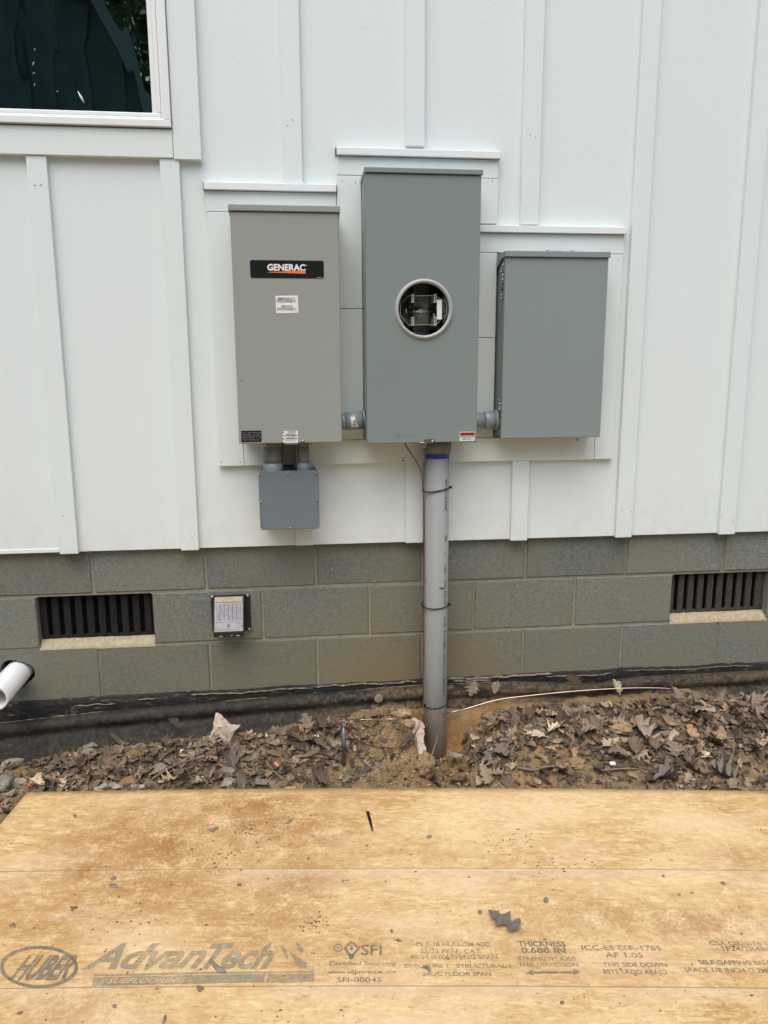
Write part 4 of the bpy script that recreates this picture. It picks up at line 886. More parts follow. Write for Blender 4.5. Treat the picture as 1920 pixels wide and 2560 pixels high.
# ================================================================== WIRES, ROD, SCRAPS
def smooth_pts(P, n=6):
    P = [Vector(p) for p in P]; out = []
    for i in range(len(P)-1):
        p0, p1, p2, p3 = P[max(i-1, 0)], P[i], P[i+1], P[min(i+2, len(P)-1)]
        for k in range(n):
            t = k/n; out.append(.5*((2*p1)+(p2-p0)*t+(2*p0-5*p1+4*p2-p3)*t*t+(3*p1-p0-3*p2+p3)*t**3))
    return out+[P[-1]]
def wire(name, P, r, mat, label):
    return tag(MB().tube(smooth_pts(P), r, 8).build(name, mat), label, 'wire')
xl = RX-RR-.005
P = [dy(872, 950, -.10), dy(877, 962, -.105), dy(888, 980, -.11), dy(902, 1001, -.115), dy(910, 1022, -.12), dy(914, 1060, -.125)]
P += [Vector((xl+.001, -.125, z_)) for z_ in (fy(1057, 1310, -.125).z, fy(1057, 1520, -.125).z, fy(1057, 1640, -.125).z)]
P += [dy(914, 1450, -.13), dy(914, 1528, -.158), dy(908, 1556, -.195), dy(897, 1583, -.225), ov(878, 1606, .02), ov(850, 1614, .014), ov(815, 1611, .014), ov(782, 1603, .02), dy(764, 1592, RODY-.02), dy(757, 1577, RODY-.025), dy(753, 1562, RODY-.02), dy(746, 1556, RODY-.01)]
wire('ground_wire', P, .0021, 'copper', 'bare copper wire running down the riser and looping over to the steel rod')
P = [dy(745, 1556, RODY), ov(770, 1555, .02), ov(800, 1554, .012), ov(860, 1553, .006)]+[dy(x_, y_, -.052) for x_, y_ in ((912, 1551), (945, 1545))]+[ov(x_, y_, .03) for x_, y_ in ((968, 1540), (1010, 1530), (1050, 1518), (1090, 1509), (1150, 1502), (1220, 1495), (1300, 1489), (1380, 1486), (1440, 1487), (1480, 1492), (1520, 1501), (1560, 1511), (1600, 1516), (1650, 1519))]
wire('ground_wire', P, .0022, 'copper_bright', 'bright copper wire lying along the membrane from the rod to the far right')
P = [dy(740, 1556, RODY-.01), dy(722, 1566, RODY), ov(708, 1585, .03), ov(700, 1603, .02), ov(706, 1612, .016), ov(725, 1614, .016), ov(742, 1612, .03)]
wire('ground_wire', P, .0022, 'copper', 'short copper tail curling to the left of the steel rod')
P = [dy(747, 1557, RODY-.01), dy(750, 1580, RODY-.012), dy(756, 1600, RODY-.012), ov(764, 1612, .02), ov(772, 1608, .016)]
wire('ground_wire', P, .0022, 'copper', 'short copper end bent down just right of the steel rod')
gp = on_soil(743, 1650)
gr_ = thing('ground_rod', 'steel ground rod with a bolted clamp standing in the soil', 'ground rod', tuple(gp))
tp, bt = dy(742.5, 1556, gp.y), gp+Vector((0, 0, -.05)); bt.x = tp.x+(gp.x-tp.x)*1.3
MB().tube([bt, tp], .0080, 16).build('rod', 'rod_steel', gr_)
b = MB(); q = dy(742.5, 1560, gp.y); b.tube([q+Vector((0, 0, -.010)), q+Vector((0, 0, -.008)), q+Vector((0, 0, .008)), q+Vector((0, 0, .010))], [.012, .0155, .0155, .012], 10); b.tube([q+Vector((-.010, -.012, .004)), q+Vector((.020, -.012, .006))], .005, 8); b.box(q.x-.006, q.x+.006, q.y-.022, q.y-.010, q.z-.006, q.z+.006, .001); b.build('clamp', 'galv', gr_)
MB().tube([q+Vector((0, -.013, .006)), q+Vector((0, -.017, .016)), q+Vector((0, -.018, .019))], [.0055, .0055, .003], 8).build('clamp_bolt', 'steel', gr_)
def scrap(label, out, ctr, folds, Yf):
    """crumpled kraft paper: outline in display pixels, each vertex with its own depth."""
    pts = [dy(x, y, Yf(x, y)) for x, y in out]; g = bmesh.new()
    n = len(pts); V = [g.verts.new(p) for p in pts]; I = []
    for (x, y, o_) in ctr: I.append(g.verts.new(dy(x, y, Yf(x, y)+o_)))
    for f in folds: g.faces.new([(V[i] if i < n else I[i-n]) for i in f])
    bmesh.ops.recalc_face_normals(g, faces=g.faces)
    bmesh.ops.subdivide_edges(g, edges=list(g.edges), cuts=3, use_grid_fill=True)
    for v in g.verts: v.co += Vector((mnoise.noise(v.co*60), mnoise.noise(v.co*55+Vector((5, 0, 0)))*1.7, mnoise.noise(v.co*58+Vector((0, 9, 0)))))*.006
    me = bpy.data.meshes.new('paper_scrap'); g.to_mesh(me); g.free(); o = link('paper_scrap', me, 'kraft'); sd = o.modifiers.new('t', 'SOLIDIFY'); sd.thickness = .0008
    return tag(o, label, 'paper scrap', 'torn kraft paper scraps')
scrap('torn tan paper scrap standing in the leaves under the exhaust hood', [(466, 1540), (478, 1546), (500, 1565), (520, 1567), (503, 1585), (495, 1615), (478, 1597), (462, 1612), (453, 1595), (459, 1570)],
      [(480, 1570, -.018), (474, 1590, .006)], [(0, 1, 10, 9), (1, 2, 10), (2, 3, 4, 10), (4, 5, 10), (5, 6, 11, 10), (6, 7, 11), (7, 8, 11), (8, 9, 10, 11)], lambda x, y: on_soil(478, 1613).y+.06-(1.0*(y-1540)/75)*.06)
scrap('long pale paper scrap leaning against the left side of the riser', [(862, 1563), (893, 1549), (908, 1556), (916, 1566), (917, 1585), (914, 1598), (920, 1615), (921, 1626), (905, 1627), (885, 1618), (867, 1605), (874, 1588), (880, 1578)],
      [(895, 1580, -.012), (895, 1605, .008)], [(0, 1, 12), (1, 2, 13, 12), (2, 3, 13), (3, 4, 13), (4, 5, 14, 13), (5, 6, 14), (6, 7, 8, 14), (8, 9, 14), (9, 10, 11, 14), (11, 12, 13, 14)], lambda x, y: -.155-(max(0, y-1549)/78)*(-.155-on_soil(905, 1627).y))

# ================================================================== LEAVES
def leaf_geo(L, rng, kind=None, n=None):
    """an oak leaf outline, lobed, curled and creased; returns verts, faces."""
    k = kind if kind is not None else rng.choice((0, 1, 2, 2, 3, 1))
    if k == 0: pr = [(0, .012), (.10, .02), (.17, .07), (.28, .36), (.30, .15), (.41, .20), (.57, .46), (.55, .19), (.63, .20), (.79, .34), (.76, .15), (.85, .14), (.95, .13), (1, .0)]
    elif k == 1: pr = [(0, .012), (.12, .03), (.22, .20), (.30, .24), (.34, .15), (.45, .30), (.55, .34), (.57, .20), (.68, .28), (.76, .25), (.80, .14), (.9, .15), (.96, .08), (1, 0)]
    elif k == 3: pr = [(0, .012), (.06, .05), (.11, .24), (.20, .28), (.26, .22), (.31, .11), (.40, .12), (.46, .31), (.55, .32), (.60, .14), (.69, .11), (.76, .19), (.83, .11), (.91, .06), (1, 0)]
    else: pr = [(0, .012), (.10, .05), (.18, .16), (.26, .24), (.36, .28), (.46, .30), (.56, .29), (.66, .26), (.75, .21), (.83, .15), (.89, .10), (.94, .06), (.97, .03), (1, 0)]
    ws = rng.uniform(.62, 1.0) if kind is None else 1; pr = [(a_, b_*ws) for a_, b_ in pr]
    ca, cb, tw = rng.uniform(-2, 3.4), rng.uniform(-1.4, 1.8), rng.uniform(-1, 1); cr = rng.uniform(-.2, .55); ph = rng.uniform(0, 9)
    vs = []; fs = []
    def bend(t, s):
        y = (t-.5)*L; x = s*L
        zq = abs(x)*cr+ca*x*x/L+cb*(y*y)/L*.55+tw*x*y/L+.05*L*mnoise.noise((t*3+ph, s*4, ph))
        return (x, y*(1-.08*cb*cb*.2), zq)
    tm = [q[0] for q in pr]; mid = [i/(len(pr)-1) for i in range(len(pr))]
    for sgn in (-1, 1):
        o0 = len(vs); wob = [rng.uniform(.75, 1.2) for _ in pr]
        for i, (t, w_) in enumerate(pr): vs.append(bend(mid[i], 0)); vs.append(bend(mid[i]*.5+t*.5, sgn*w_*.5*wob[i])); vs.append(bend(t, sgn*w_*wob[i]))
        for i in range(len(pr)-1):
            a = o0+i*3; q = [a, a+1, a+4, a+3]; q2 = [a+1, a+2, a+5, a+4]
            fs.append(q if sgn > 0 else q[::-1]); fs.append(q2 if sgn > 0 else q2[::-1])
    o0 = len(vs); e = .008*L; st = rng.uniform(.12, .3)*L       # stalk
    b0 = bend(0, 0)
    vs += [(b0[0]-e, b0[1]+.02*L, b0[2]), (b0[0]+e, b0[1]+.02*L, b0[2]), (b0[0]+e*.6+.15*st, b0[1]-st, b0[2]+.1*st), (b0[0]-e*.6+.15*st, b0[1]-st, b0[2]+.1*st), (b0[0], b0[1]+.02*L, b0[2]+e*1.5), (b0[0]+.15*st, b0[1]-st, b0[2]+e+.1*st)]
    fs += [[o0, o0+4, o0+5, o0+3], [o0+4, o0+1, o0+2, o0+5]]
    return vs, fs
def leaf_color(rng, dry=None):
    t = rng.random() if dry is None else dry
    if t < .36: c = (.170, .126, .088)
    elif t < .64: c = (.255, .192, .130)
    elif t < .87: c = (.33, .255, .17)
    elif t < .93: c = (.43, .335, .225)
    else: c = (.30, .19, .105)
    k = rng.uniform(.38, 1.0)**1 if rng.random() < .7 else rng.uniform(1.0, 1.5); return tuple(x*k for x in c)
def col_mesh(name, vs, fs, cols):
    me = bpy.data.meshes.new(name); me.from_pydata(vs, [], fs); me.update()
    at_ = me.color_attributes.new('Col', 'FLOAT_COLOR', 'CORNER')
    buf = []
    for p, c in zip(me.polygons, cols): buf += list((*c, 1))*p.loop_total
    at_.data.foreach_set('color', buf)
    for p in me.polygons: p.use_smooth = True
    return me
def slope_n(x, y):
    e = .012; return Vector((-(soil(x+e, y, False)-soil(x-e, y, False))/(2*e), -(soil(x, y+e, False)-soil(x, y-e, False))/(2*e), 1)).normalized()
def put(vs, x, y, lift, tilt, yaw, rng):
    n_ = slope_n(x, y); R_ = n_.rotation_difference(Vector((0, 0, 1))).inverted().to_matrix() if False else Vector((0, 0, 1)).rotation_difference(n_).to_matrix()
    R_ = R_ @ Matrix.Rotation(yaw, 3, 'Z') @ Matrix.Rotation(tilt, 3, 'X') @ Matrix.Rotation(rng.uniform(-.3, .3), 3, 'Y')
    o = Vector((x, y, soil(x, y)+lift)); return [R_ @ Vector(v)+o for v in vs]
rng = random.Random(21)
def density(x, y):
    """how thickly leaves lie: heaped at the right, a belt along the left, bare clay round the riser."""
    f = deckline(x); t = (-y-.11)/max(.05, -f-.11)       # 0 at the wall, 1 at the panel
    if x > 1.75: d = 1.0 if t < .6 else .55
    elif x > 1.5: d = .95 if t < .45 else .22
    elif x > 1.36: d = .75 if t < .45 else .2
    elif x > .98: d = .06 if t > .35 else .12
    elif x > .78: d = .42 if t < .5 else .10
    elif x > .45: d = .85 if t < .6 else .38
    elif x > -.05: d = .9 if t < .5 else .30
    else: d = .55
    if x > 1.36 and t > .62: d *= .7
    q = mnoise.noise((x*5, y*5, 40)); return d*(1+.9*q)
VS, FS, CS = [], [], []
cnt = 0
while cnt < 1600:
    x = rng.uniform(-.6, 2.85); y = rng.uniform(min(-.14, deckline(x)+.005) if x > -.2 else -.95, -.125)
    if x > -.16 and y < deckline(x)+.03: continue
    if rng.random() > density(x, y): continue
    if (x-RX)**2+(y-RY)**2 < .09**2: continue
    cnt += 1
    L = rng.choice((.035, .045, .05, .055, .06, .07, .085))*rng.uniform(.8, 1.1); vs, fs = leaf_geo(L, rng)
    heap = .018*math.exp(-((x-2.2)/.25)**2-((y+.18)/.07)**2)
    w_ = put(vs, x, y, rng.uniform(.002, .015)+heap*rng.random(), rng.gauss(0, .22), rng.uniform(0, 6.28), rng)
    if x > -.2 and min(q.y-deckline(q.x) for q in w_) < .012: continue
    o0 = len(VS); c = leaf_color(rng); sd_ = rng.uniform(.6, 1.0); VS += w_; FS += [[i+o0 for i in f] for f in fs]; CS += [tuple(q*(sd_ if k_ >= (len(fs)-2)//2 else 1) for q in c) for k_ in range(len(fs))]  # one half of each blade is darkened to imitate its shaded side
cnt = 0
while cnt < 6500:                                  # crumbled bits between them, darkened to imitate the shade in the gaps
    x = rng.uniform(-.6, 2.85); y = rng.uniform(-.9 if x < -.2 else deckline(x)+.02, -.12)
    if rng.random() > density(x, y)*.8+.10: continue
    cnt += 1; s = rng.uniform(.004, .016); o0 = len(VS); n_ = 5
    P = [(s*(1+rng.uniform(-.5, .4))*cos(k*6.28/n_), s*rng.uniform(.4, .9)*sin(k*6.28/n_), rng.uniform(-.2, .3)*s) for k in range(n_)]
    VS += put(P, x, y, rng.uniform(.002, .012), rng.gauss(0, .5), rng.uniform(0, 6.28), rng); FS.append([o0+i for i in range(n_)]); CS.append(tuple(q*.62 for q in leaf_color(rng)))
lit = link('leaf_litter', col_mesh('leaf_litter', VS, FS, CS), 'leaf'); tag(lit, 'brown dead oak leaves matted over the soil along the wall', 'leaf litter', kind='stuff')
# single leaves that stand out
def one_leaf(label, px, py, L, yaw, tilt, col, kind=0, seed=1, Y=None, zl=.02, group=None, up=None):
    r_ = random.Random(seed); vs, fs = leaf_geo(L, r_, kind)
    me = col_mesh('oak_leaf', vs, fs, [tuple(q*(1 if i % 3 else .93) for q in col) for i in range(len(fs))]); o = link('oak_leaf', me, 'leaf')
    R_ = Matrix.Rotation(yaw, 4, 'Z') @ Matrix.Rotation(tilt, 4, 'X')
    if up is not None: R_ = Matrix.Rotation(up, 4, 'Y') @ Matrix.Rotation(tilt, 4, 'X')
    o.matrix_world = Matrix.Translation(px if isinstance(px, Vector) else dy(px, py, Y)) @ R_
    return tag(o, label, 'leaf', group or 'single oak leaves')
GB = (.155, .125, .10)
def sleaf(label, x_, y_, L, yaw, tilt, col=GB, kind=0, seed=1, zl=.014):
    p = on_soil(x_, y_); return one_leaf(label, p+Vector((0, -.006, zl)), 0, L, yaw, tilt, col, kind, seed)
sleaf('spread grey oak leaf standing up against the membrane on the left', 382, 1588, .115, 2.9, 1.05, (.19, .165, .14), 0, 3, .03)
sleaf('broad pale oak leaf with pointed lobes on the right leaf heap', 1385, 1598, .125, .5, .75, (.34, .28, .21), 0, 5, .03)
sleaf('curled leaf on top of the highest heap, right of the riser', 1450, 1505, .11, 1.2, .9, (.25, .195, .145), 2, 8, .03)
sleaf('upright pale curled leaf at the back edge of the right heap', 1330, 1490, .065, .3, .8, (.36, .29, .20), 1, 9, .015)
sleaf('brown leaf sticking up against the membrane right of the riser', 1237, 1480, .085, 2.6, 1.1, (.22, .17, .13), 1, 10, .02)
sleaf('brown pointed leaf leaning back beside the drain side of the belt', 258, 1605, .10, 1.9, .7, (.20, .165, .13), 2, 12)
sleaf('grey leaf flat at the foot of the riser', 985, 1640, .085, 2.2, .3, (.33, .29, .25), 0, 13)
sleaf('grey leaf curled over the clay just right of the riser base', 1060, 1650, .08, .8, .5, (.20, .165, .13), 0, 14)
sleaf('dark leaf on the bare clay near the panel, right of the clod', 1095, 1640, .11, 1.0, .6, (.17, .14, .115), 0, 15)
sleaf('upright leaf pair member leaning on the membrane behind the rod', 665, 1574, .09, .5, .8, (.24, .19, .14), 0, 16, .02)
sleaf('wide brown leaf behind the ground rod', 702, 1578, .11, 1.4, .8, (.19, .155, .12), 0, 17)
sleaf('long leaf at the left front by the panel corner', 120, 1690, .11, 2.4, .4, (.15, .115, .09), 0, 18)
sleaf('tan leaf half buried at the orange clay patch', 1345, 1640, .09, 2.0, .2, (.30, .23, .15), 1, 19)
sleaf('grey brown leaf at the panel edge on the far right', 1560, 1680, .11, .7, .25, (.21, .18, .15), 0, 20)
sleaf('brown leaf lying flat at the panel edge, right of centre', 1440, 1686, .10, 1.6, .2, (.19, .155, .13), 1, 22)
sleaf('dark curled leaf on the clay near the panel, left of centre', 690, 1690, .085, .9, .5, (.11, .08, .06), 0, 23)
sleaf('long leaf lying across the belt under the exhaust hood', 500, 1650, .11, .3, .3, (.16, .13, .105), 0, 24)
sleaf('reddish brown leaf on the left belt near the panel', 250, 1660, .10, 1.3, .3, (.21, .145, .10), 0, 25)
sleaf('large dull leaf at the far right edge of the heap', 1620, 1530, .12, .4, .6, (.24, .195, .15), 0, 26, .02)
sleaf('pale leaf lying high on the right heap near the wire', 1575, 1535, .10, 2.2, .5, (.33, .26, .18), 2, 27, .02)
for lb, x_, y_, s_ in (('withered tan leaf hanging on the membrane lip right of the riser', 1022, 1487, .055), ('smaller withered leaf clinging to the membrane lip beside the other', 1072, 1484, .045)):
    one_leaf(lb, x_, y_, s_*1.3, 0, -1.55, (.36, .29, .20), 2 if s_ < .05 else 0, 30+int(s_*1000), Y=-.082, up=.25)
rng2 = random.Random(5)
for i in range(44):                                # more of the larger leaves of the heap and belt
    if i < 26: x_, y_ = rng2.uniform(1140, 1650), rng2.uniform(1515, 1675); lb = 'large brown oak leaf lying in the heap right of the riser'
    else: x_, y_ = rng2.uniform(110, 720), rng2.uniform(1590, 1680); lb = 'large brown oak leaf lying in the belt left of the ground rod'
    p = on_soil(x_, y_)
    if p.y > -.13 or p.y < deckline(p.x)+.06: continue
    one_leaf(lb, p+Vector((0, 0, .02)), 0, rng2.uniform(.065, .10), rng2.uniform(0, 6.28), rng2.gauss(.25, .22), leaf_color(rng2, rng2.choice((.3, .6, .6, .8, .9))), rng2.choice((0, 0, 1)), 60+i, group='larger leaves of the heap' if i < 26 else 'larger leaves of the belt')

# ================================================================== STONES, TWIGS, BITS
def rock_mesh(name, r, seed, col, sq=(1, .8, .6), crumb=False):
    g = bmesh.new(); bmesh.ops.create_icosphere(g, subdivisions=4, radius=1); lay = g.loops.layers.float_color.new('Col'); r_ = random.Random(seed)
    pl = [(Vector((r_.gauss(0, 1), r_.gauss(0, 1), r_.gauss(0, 1))).normalized(), r_.uniform(.52, .85)) for _ in range(11)]
    for v in g.verts:
        q = v.co.copy()
        if crumb:
            q *= 1+.45*mnoise.noise(q*1.4+Vector((seed*3.1, 0, 0)))+.30*mnoise.noise(q*3.5+Vector((seed, 5, 0)))+.20*mnoise.noise(q*8+Vector((seed, 5, 3)))
        else:
            for n_, d in pl:
                k = q.dot(n_)
                if k > d: q -= n_*(k-d)*.92
            q *= 1.15+.10*mnoise.noise(q*2.2+Vector((seed*3.1, 0, 0)))+.05*mnoise.noise(q*7+Vector((seed, 5, 0)))
        v.co = Vector((q.x*sq[0], q.y*sq[1], q.z*sq[2]))*r
    for f in g.faces:
        f.smooth = crumb
        for l in f.loops: l[lay] = (*col, 1)
    me = bpy.data.meshes.new(name); g.to_mesh(me); g.free(); return me
def stone(label, x_, y_, r, seed, col=(.30, .27, .22), sq=(1, .8, .6), name='stone', rz=0, sink=.25, cat='stone', group='loose stones'):
    p = on_soil(x_, y_); o = link(name, rock_mesh(name, r, seed, col, sq, name == 'clay_clod'), 'stone'); o.location = p+Vector((0, 0, r*sq[2]*(1-2*sink)*.6)); o.rotation_euler = (0, 0, rz); return tag(o, label, cat, group)
stone('pale flat stone in the soil, below the drain pipe', 32, 1633+15, .034, 1, (.36, .31, .23), (1.2, .8, .4), rz=.5)
stone('rounded grey stone left of the panel corner, at the photo edge', 10, 1701, .034, 2, (.26, .245, .20), (1, .9, .9))
stone('pale angular stone touching the panel corner', 43, 1692, .026, 3, (.38, .34, .27), (1.2, .7, .6))
stone('small grey stone left of the panel corner', 25, 1716, .02, 4, (.29, .265, .215))
stone('tan flat stone on the soil of the left belt', 184, 1626, .026, 5, (.27, .23, .16), (1.2, .8, .55))
stone('tan stone nearest the panel under the left crawl vent', 198, 1612, .020, 6, (.25, .22, .17), (1.3, .8, .5))
stone('long orange brown stone at the panel edge', 278, 1693, .034, 7, (.30, .18, .085), (1.3, .7, .5), rz=-.3)
stone('whitish flat stone at the panel edge, right of the corner', 258, 1699, .026, 8, (.40, .38, .33), (1.5, .7, .4))
stone('pale stone at the panel edge, left one of two', 223, 1700, .016, 9, (.40, .38, .34), (1.3, .8, .6))
stone('pale flat stone at the panel edge, left of the orange one', 303, 1699, .022, 10, (.38, .36, .31), (1.4, .6, .4))
stone('grey rock among the leaves under the exhaust hood', 492, 1667, .034, 11, (.235, .215, .175), (1.1, .8, .5))
stone('grey stone in the leaves under the paper scrap', 352, 1662, .03, 12, (.27, .24, .19), (1.2, .8, .5))
stone('pale stone beside the panel left of the paper scrap', 492, 1693, .022, 13, (.31, .29, .23), (1.2, .9, .6))
stone('red brick chip in the left belt', 394, 1675, .017, 14, (.27, .10, .075), (1.3, .8, .7))
stone('pinkish pebble right of the riser base', 1098, 1655, .012, 15, (.42, .27, .20)) 
stone('brown clay clod in front of the riser', 917, 1668, .043, 16, (.30, .215, .115), (.8, .9, 1.1), name='clay_clod', cat='clod', group='clay clods', sink=.1)
stone('tan clay clod on the right heap', 1345, 1575, .036, 17, (.38, .275, .16), (1.3, .8, .6), name='clay_clod', cat='clod', group='clay clods')
stone('tan clay clod right of the hole by the riser', 1243, 1652, .028, 18, (.33, .225, .125), (1.3, .8, .6), name='clay_clod', cat='clod', group='clay clods')
stone('crumbly clay clod left of the riser', 882, 1566, .020, 19, (.36, .265, .15), (1.2, .8, .7), name='clay_clod', cat='clod', group='clay clods')
stone('crumbly clay clod on the mound behind the paper scrap', 868, 1545, .026, 20, (.38, .28, .165), (1.3, .8, .6), name='clay_clod', cat='clod', group='clay clods')
VS, FS, CS = [], [], []; rng = random.Random(9)
ico = bmesh.new(); bmesh.ops.create_icosphere(ico, subdivisions=1, radius=1); iv = [v.co.copy() for v in ico.verts]; ifc = [[v.index for v in f.verts] for f in ico.faces]; ico.free()
for i in range(2600):                              # gravel, crumbs of clay
    x = rng.uniform(-.6, 2.85); y = rng.uniform(-.95 if x < -.2 else deckline(x)+.015, -.12)
    if rng.random() < density(x, y)*.8: continue
    r = rng.choice((.002, .003, .003, .004, .005, .007))*rng.uniform(.7, 1.2); o0 = len(VS)
    c = rng.choice(((.27, .195, .105), (.32, .23, .13), (.38, .28, .165), (.22, .155, .085), (.27, .195, .11), (.30, .25, .18))); k = rng.uniform(.75, 1.2); c = tuple(q*k for q in c)
    sx_, sy_, sz_ = rng.uniform(.8, 1.3), rng.uniform(.7, 1.1), rng.uniform(.5, .9); o = Vector((x, y, soil(x, y)+r*.3))
    VS += [o+Vector((v.x*sx_, v.y*sy_, v.z*sz_))*r*rng.uniform(.55, 1.25) for v in iv]; FS += [[j+o0 for j in f] for f in ifc]; CS += [c]*len(ifc)
for i in range(340):
    x = rng.gauss(1.12, .22); y = rng.uniform(-.40, -.13)
    if y < deckline(x)+.03 or (x-RX)**2+(y-RY)**2 < .06**2: continue
    r = rng.choice((.003, .004, .005, .007, .010))*rng.uniform(.7, 1.1); o0 = len(VS); c = rng.choice(((.29, .21, .115), (.35, .26, .15), (.25, .175, .09), (.39, .29, .17))); o = Vector((x, y, soil(x, y)+r*.15))
    VS += [o+Vector((v.x, v.y*.9, v.z*.75))*r*rng.uniform(.45, 1.35) for v in iv]; FS += [[j+o0 for j in f] for f in ifc]; CS += [c]*len(ifc)
me = col_mesh('gravel', VS, FS, CS); tag(link('soil_crumbs', me, 'stone'), 'crumbs of clay and fine gravel scattered over the soil', 'gravel', kind='stuff')
def twig(label, P, r, mat='twig_wood', name='twig'):
    q = [on_soil(x_, y_)+Vector((0, -.004, h_)) for x_, y_, h_ in P]; n = len(smooth_pts(q)); 
    return tag(MB().tube(smooth_pts(q), [r*(1-.6*i/n) for i in range(n)], 7).build(name, mat), label, 'twig', 'twigs on the soil')
twig('thick bare twig lying on the clay right of the riser base', [(1117, 1663, .012), (1150, 1670, .014), (1180, 1664, .016), (1225, 1659, .012)], .0058)
twig('forked thin twig joining the thick one from above', [(1166, 1668, .014), (1195, 1650, .022), (1222, 1635, .024), (1238, 1615, .02)], .003)
twig('slender twig leaning up the front of the riser', [(930, 1655, .03), (942, 1625, .05), (955, 1595, .08)], .004)
twig('short brown stick lying left of the ground rod', [(640, 1640, .012), (680, 1641, .016), (728, 1645, .012)], .0062)
twig('thin twig slanting through the belt under the junction box', [(575, 1652, .014), (590, 1670, .014), (612, 1690, .012)], .004)
twig('upright thin stem in the right heap', [(1292, 1600, .0), (1300, 1570, .03), (1288, 1545, .05)], .0028)
twig('pale thin twig across the clay right of the hole', [(1355, 1640, .02), (1375, 1650, .02), (1390, 1660, .014)], .0026)
twig('bark stick lying across the left belt', [(330, 1690, .014), (365, 1670, .02), (410, 1655, .024), (470, 1640, .02)], .006, 'bark')
twig('straight twig near the panel, right of centre', [(1290, 1672, .012), (1330, 1668, .014), (1400, 1664, .01)], .0045)
def bit(label, x_, y_, sx_, sy_, mat, name, rz=0, h=.004, cat='litter'):
    p = on_soil(x_, y_); o = MB().box(-sx_/2, sx_/2, -sy_/2, sy_/2, 0, h, h*.3).build(name, mat); o.location = p+Vector((0, -.008, .010)); o.rotation_euler = (.5, .2, rz); return tag(o, label, cat)
bit('bright orange plastic chip on the clay between the rod and the clod', 918-0-0 if False else 276+640/K*0+643.5, 1654, .014, .02, 'orange_bit', 'plastic_chip', .4)
bit('small orange chip near the panel corner', 65, 1698, .010, .014, 'orange_bit', 'plastic_chip', .2)
bit('pale pink foam bit in the left belt', 597, 1655, .018, .022, 'pink_bit', 'foam_bit', .5)
bit('white plastic scrap lying in the belt under the left vent', 394, 1628, .014, .012, 'white_bit', 'plastic_scrap', .1, .010)
bit('white chip left of the ground rod', 684, 1594, .016, .010, 'white_bit', 'plastic_chip', .2)
bit('white wire end on the right leaf litter', 1320, 1654, .022, .014, 'white_bit', 'wire_end', .2, .008)
bit('dark slate bit at the panel edge, left of centre', 567, 1694, .050, .022, 'dark_debris', 'slate_bit', .1, .008)
bit('black plug lying left of the ground rod foot', 737-15, 1660, .022, .014, 'dark_debris', 'rubber_plug', .4, .014)
o = bit('crumpled clear wrapper with a red mark on the right', 1602, 1631, .05, .035, 'ink_white', 'wrapper', .5, .004); o.data.materials[0] = MAT['clear_plastic']
bit('tiny white scrap on the soil near the panel corner', 105, 1702, .006, .006, 'white_bit', 'plastic_chip')

# ================================================================== SUBFLOOR PANEL
DZ = .06; LEN, DEP = 2.440, 1.219
ang = -math.atan(.117); dk = thing('subfloor_panel', 'large tan strand board sheet with worn stencilled lettering, lying in front of the wall', 'wood panel', (-.157, -.375, DZ)); dk.rotation_euler = (0, 0, ang)
def bow(u, v): return .013*(1-(2*u/LEN-1)**2)-.004*min(1, -v/DEP)
nu, nv = 90, 40; T_ = .0183
vs = [(LEN*i/nu, -DEP*j/nv, bow(LEN*i/nu, -DEP*j/nv)+.0) for j in range(nv+1) for i in range(nu+1)]; n0 = len(vs); vs += [(x, y, q-T_) for x, y, q in vs]
fs = []; mi = []
idx = lambda i, j: j*(nu+1)+i
for j in range(nv):
    for i in range(nu): fs += [(idx(i, j), idx(i, j+1), idx(i+1, j+1), idx(i+1, j)), (n0+idx(i, j), n0+idx(i+1, j), n0+idx(i+1, j+1), n0+idx(i, j+1))]; mi += [0, 1]
for i in range(nu): fs += [(idx(i, 0), idx(i+1, 0), n0+idx(i+1, 0), n0+idx(i, 0)), (idx(i+1, nv), idx(i, nv), n0+idx(i, nv), n0+idx(i+1, nv))]; mi += [1, 1]
for j in range(nv): fs += [(idx(0, j+1), idx(0, j), n0+idx(0, j), n0+idx(0, j+1)), (idx(nu, j), idx(nu, j+1), n0+idx(nu, j+1), n0+idx(nu, j))]; mi += [1, 1]
me = bpy.data.meshes.new('board'); me.from_pydata(vs, [], fs); 
for p, q in zip(me.polygons, mi): p.material_index = q; p.use_smooth = q == 0
me.update(); bd = link('board', me, ['strand_board', 'panel_edge']); bd.parent = dk
DKM = Matrix.Translation((-.157, -.375, DZ)) @ Matrix.Rotation(ang, 4, 'Z'); DKI = DKM.inverted()
def uv(px, py):
    q = DKI @ fz(px, py, DZ)
    return (q.x, q.y) if False else (lambda z_: (lambda w_: (w_.x, w_.y))(DKI @ fz(px, py, DZ+z_)))(bow(q.x, q.y))
def dmap(u, v): return Vector((u, v, bow(u, v)+.0007))
def dtext(items, mat='stencil_ink', name='printed_lettering'):
    for it in items: o = text_mesh(name, [it], mat, None, dmap); o.parent = dk
    return o
def T(s, px, py, hp_, w=None, bold=.018, shear=0, al='CENTER'):
    hp = hp_*.86                                    # cap height and width are given in photo pixels
    u, v = uv(px, py+hp/2); h = abs(uv(px, py-hp/2)[1]-v)
    xs = 1
    if w:
        cu = bpy.data.curves.new('t', 'FONT'); cu.body = s; cu.size = 1; cu.offset = bold; ob = bpy.data.objects.new('t', cu); m_ = bpy.data.meshes.new_from_object(ob)
        X_ = [q.co.x for q in m_.vertices]; nat = (max(X_)-min(X_))*h/.70; bpy.data.objects.remove(ob); bpy.data.curves.remove(cu); bpy.data.meshes.remove(m_)
        xs = abs(uv(px+w/2, py)[0]-uv(px-w/2, py)[0])/nat
    return (s, u, v, h, al, bold, shear, xs)
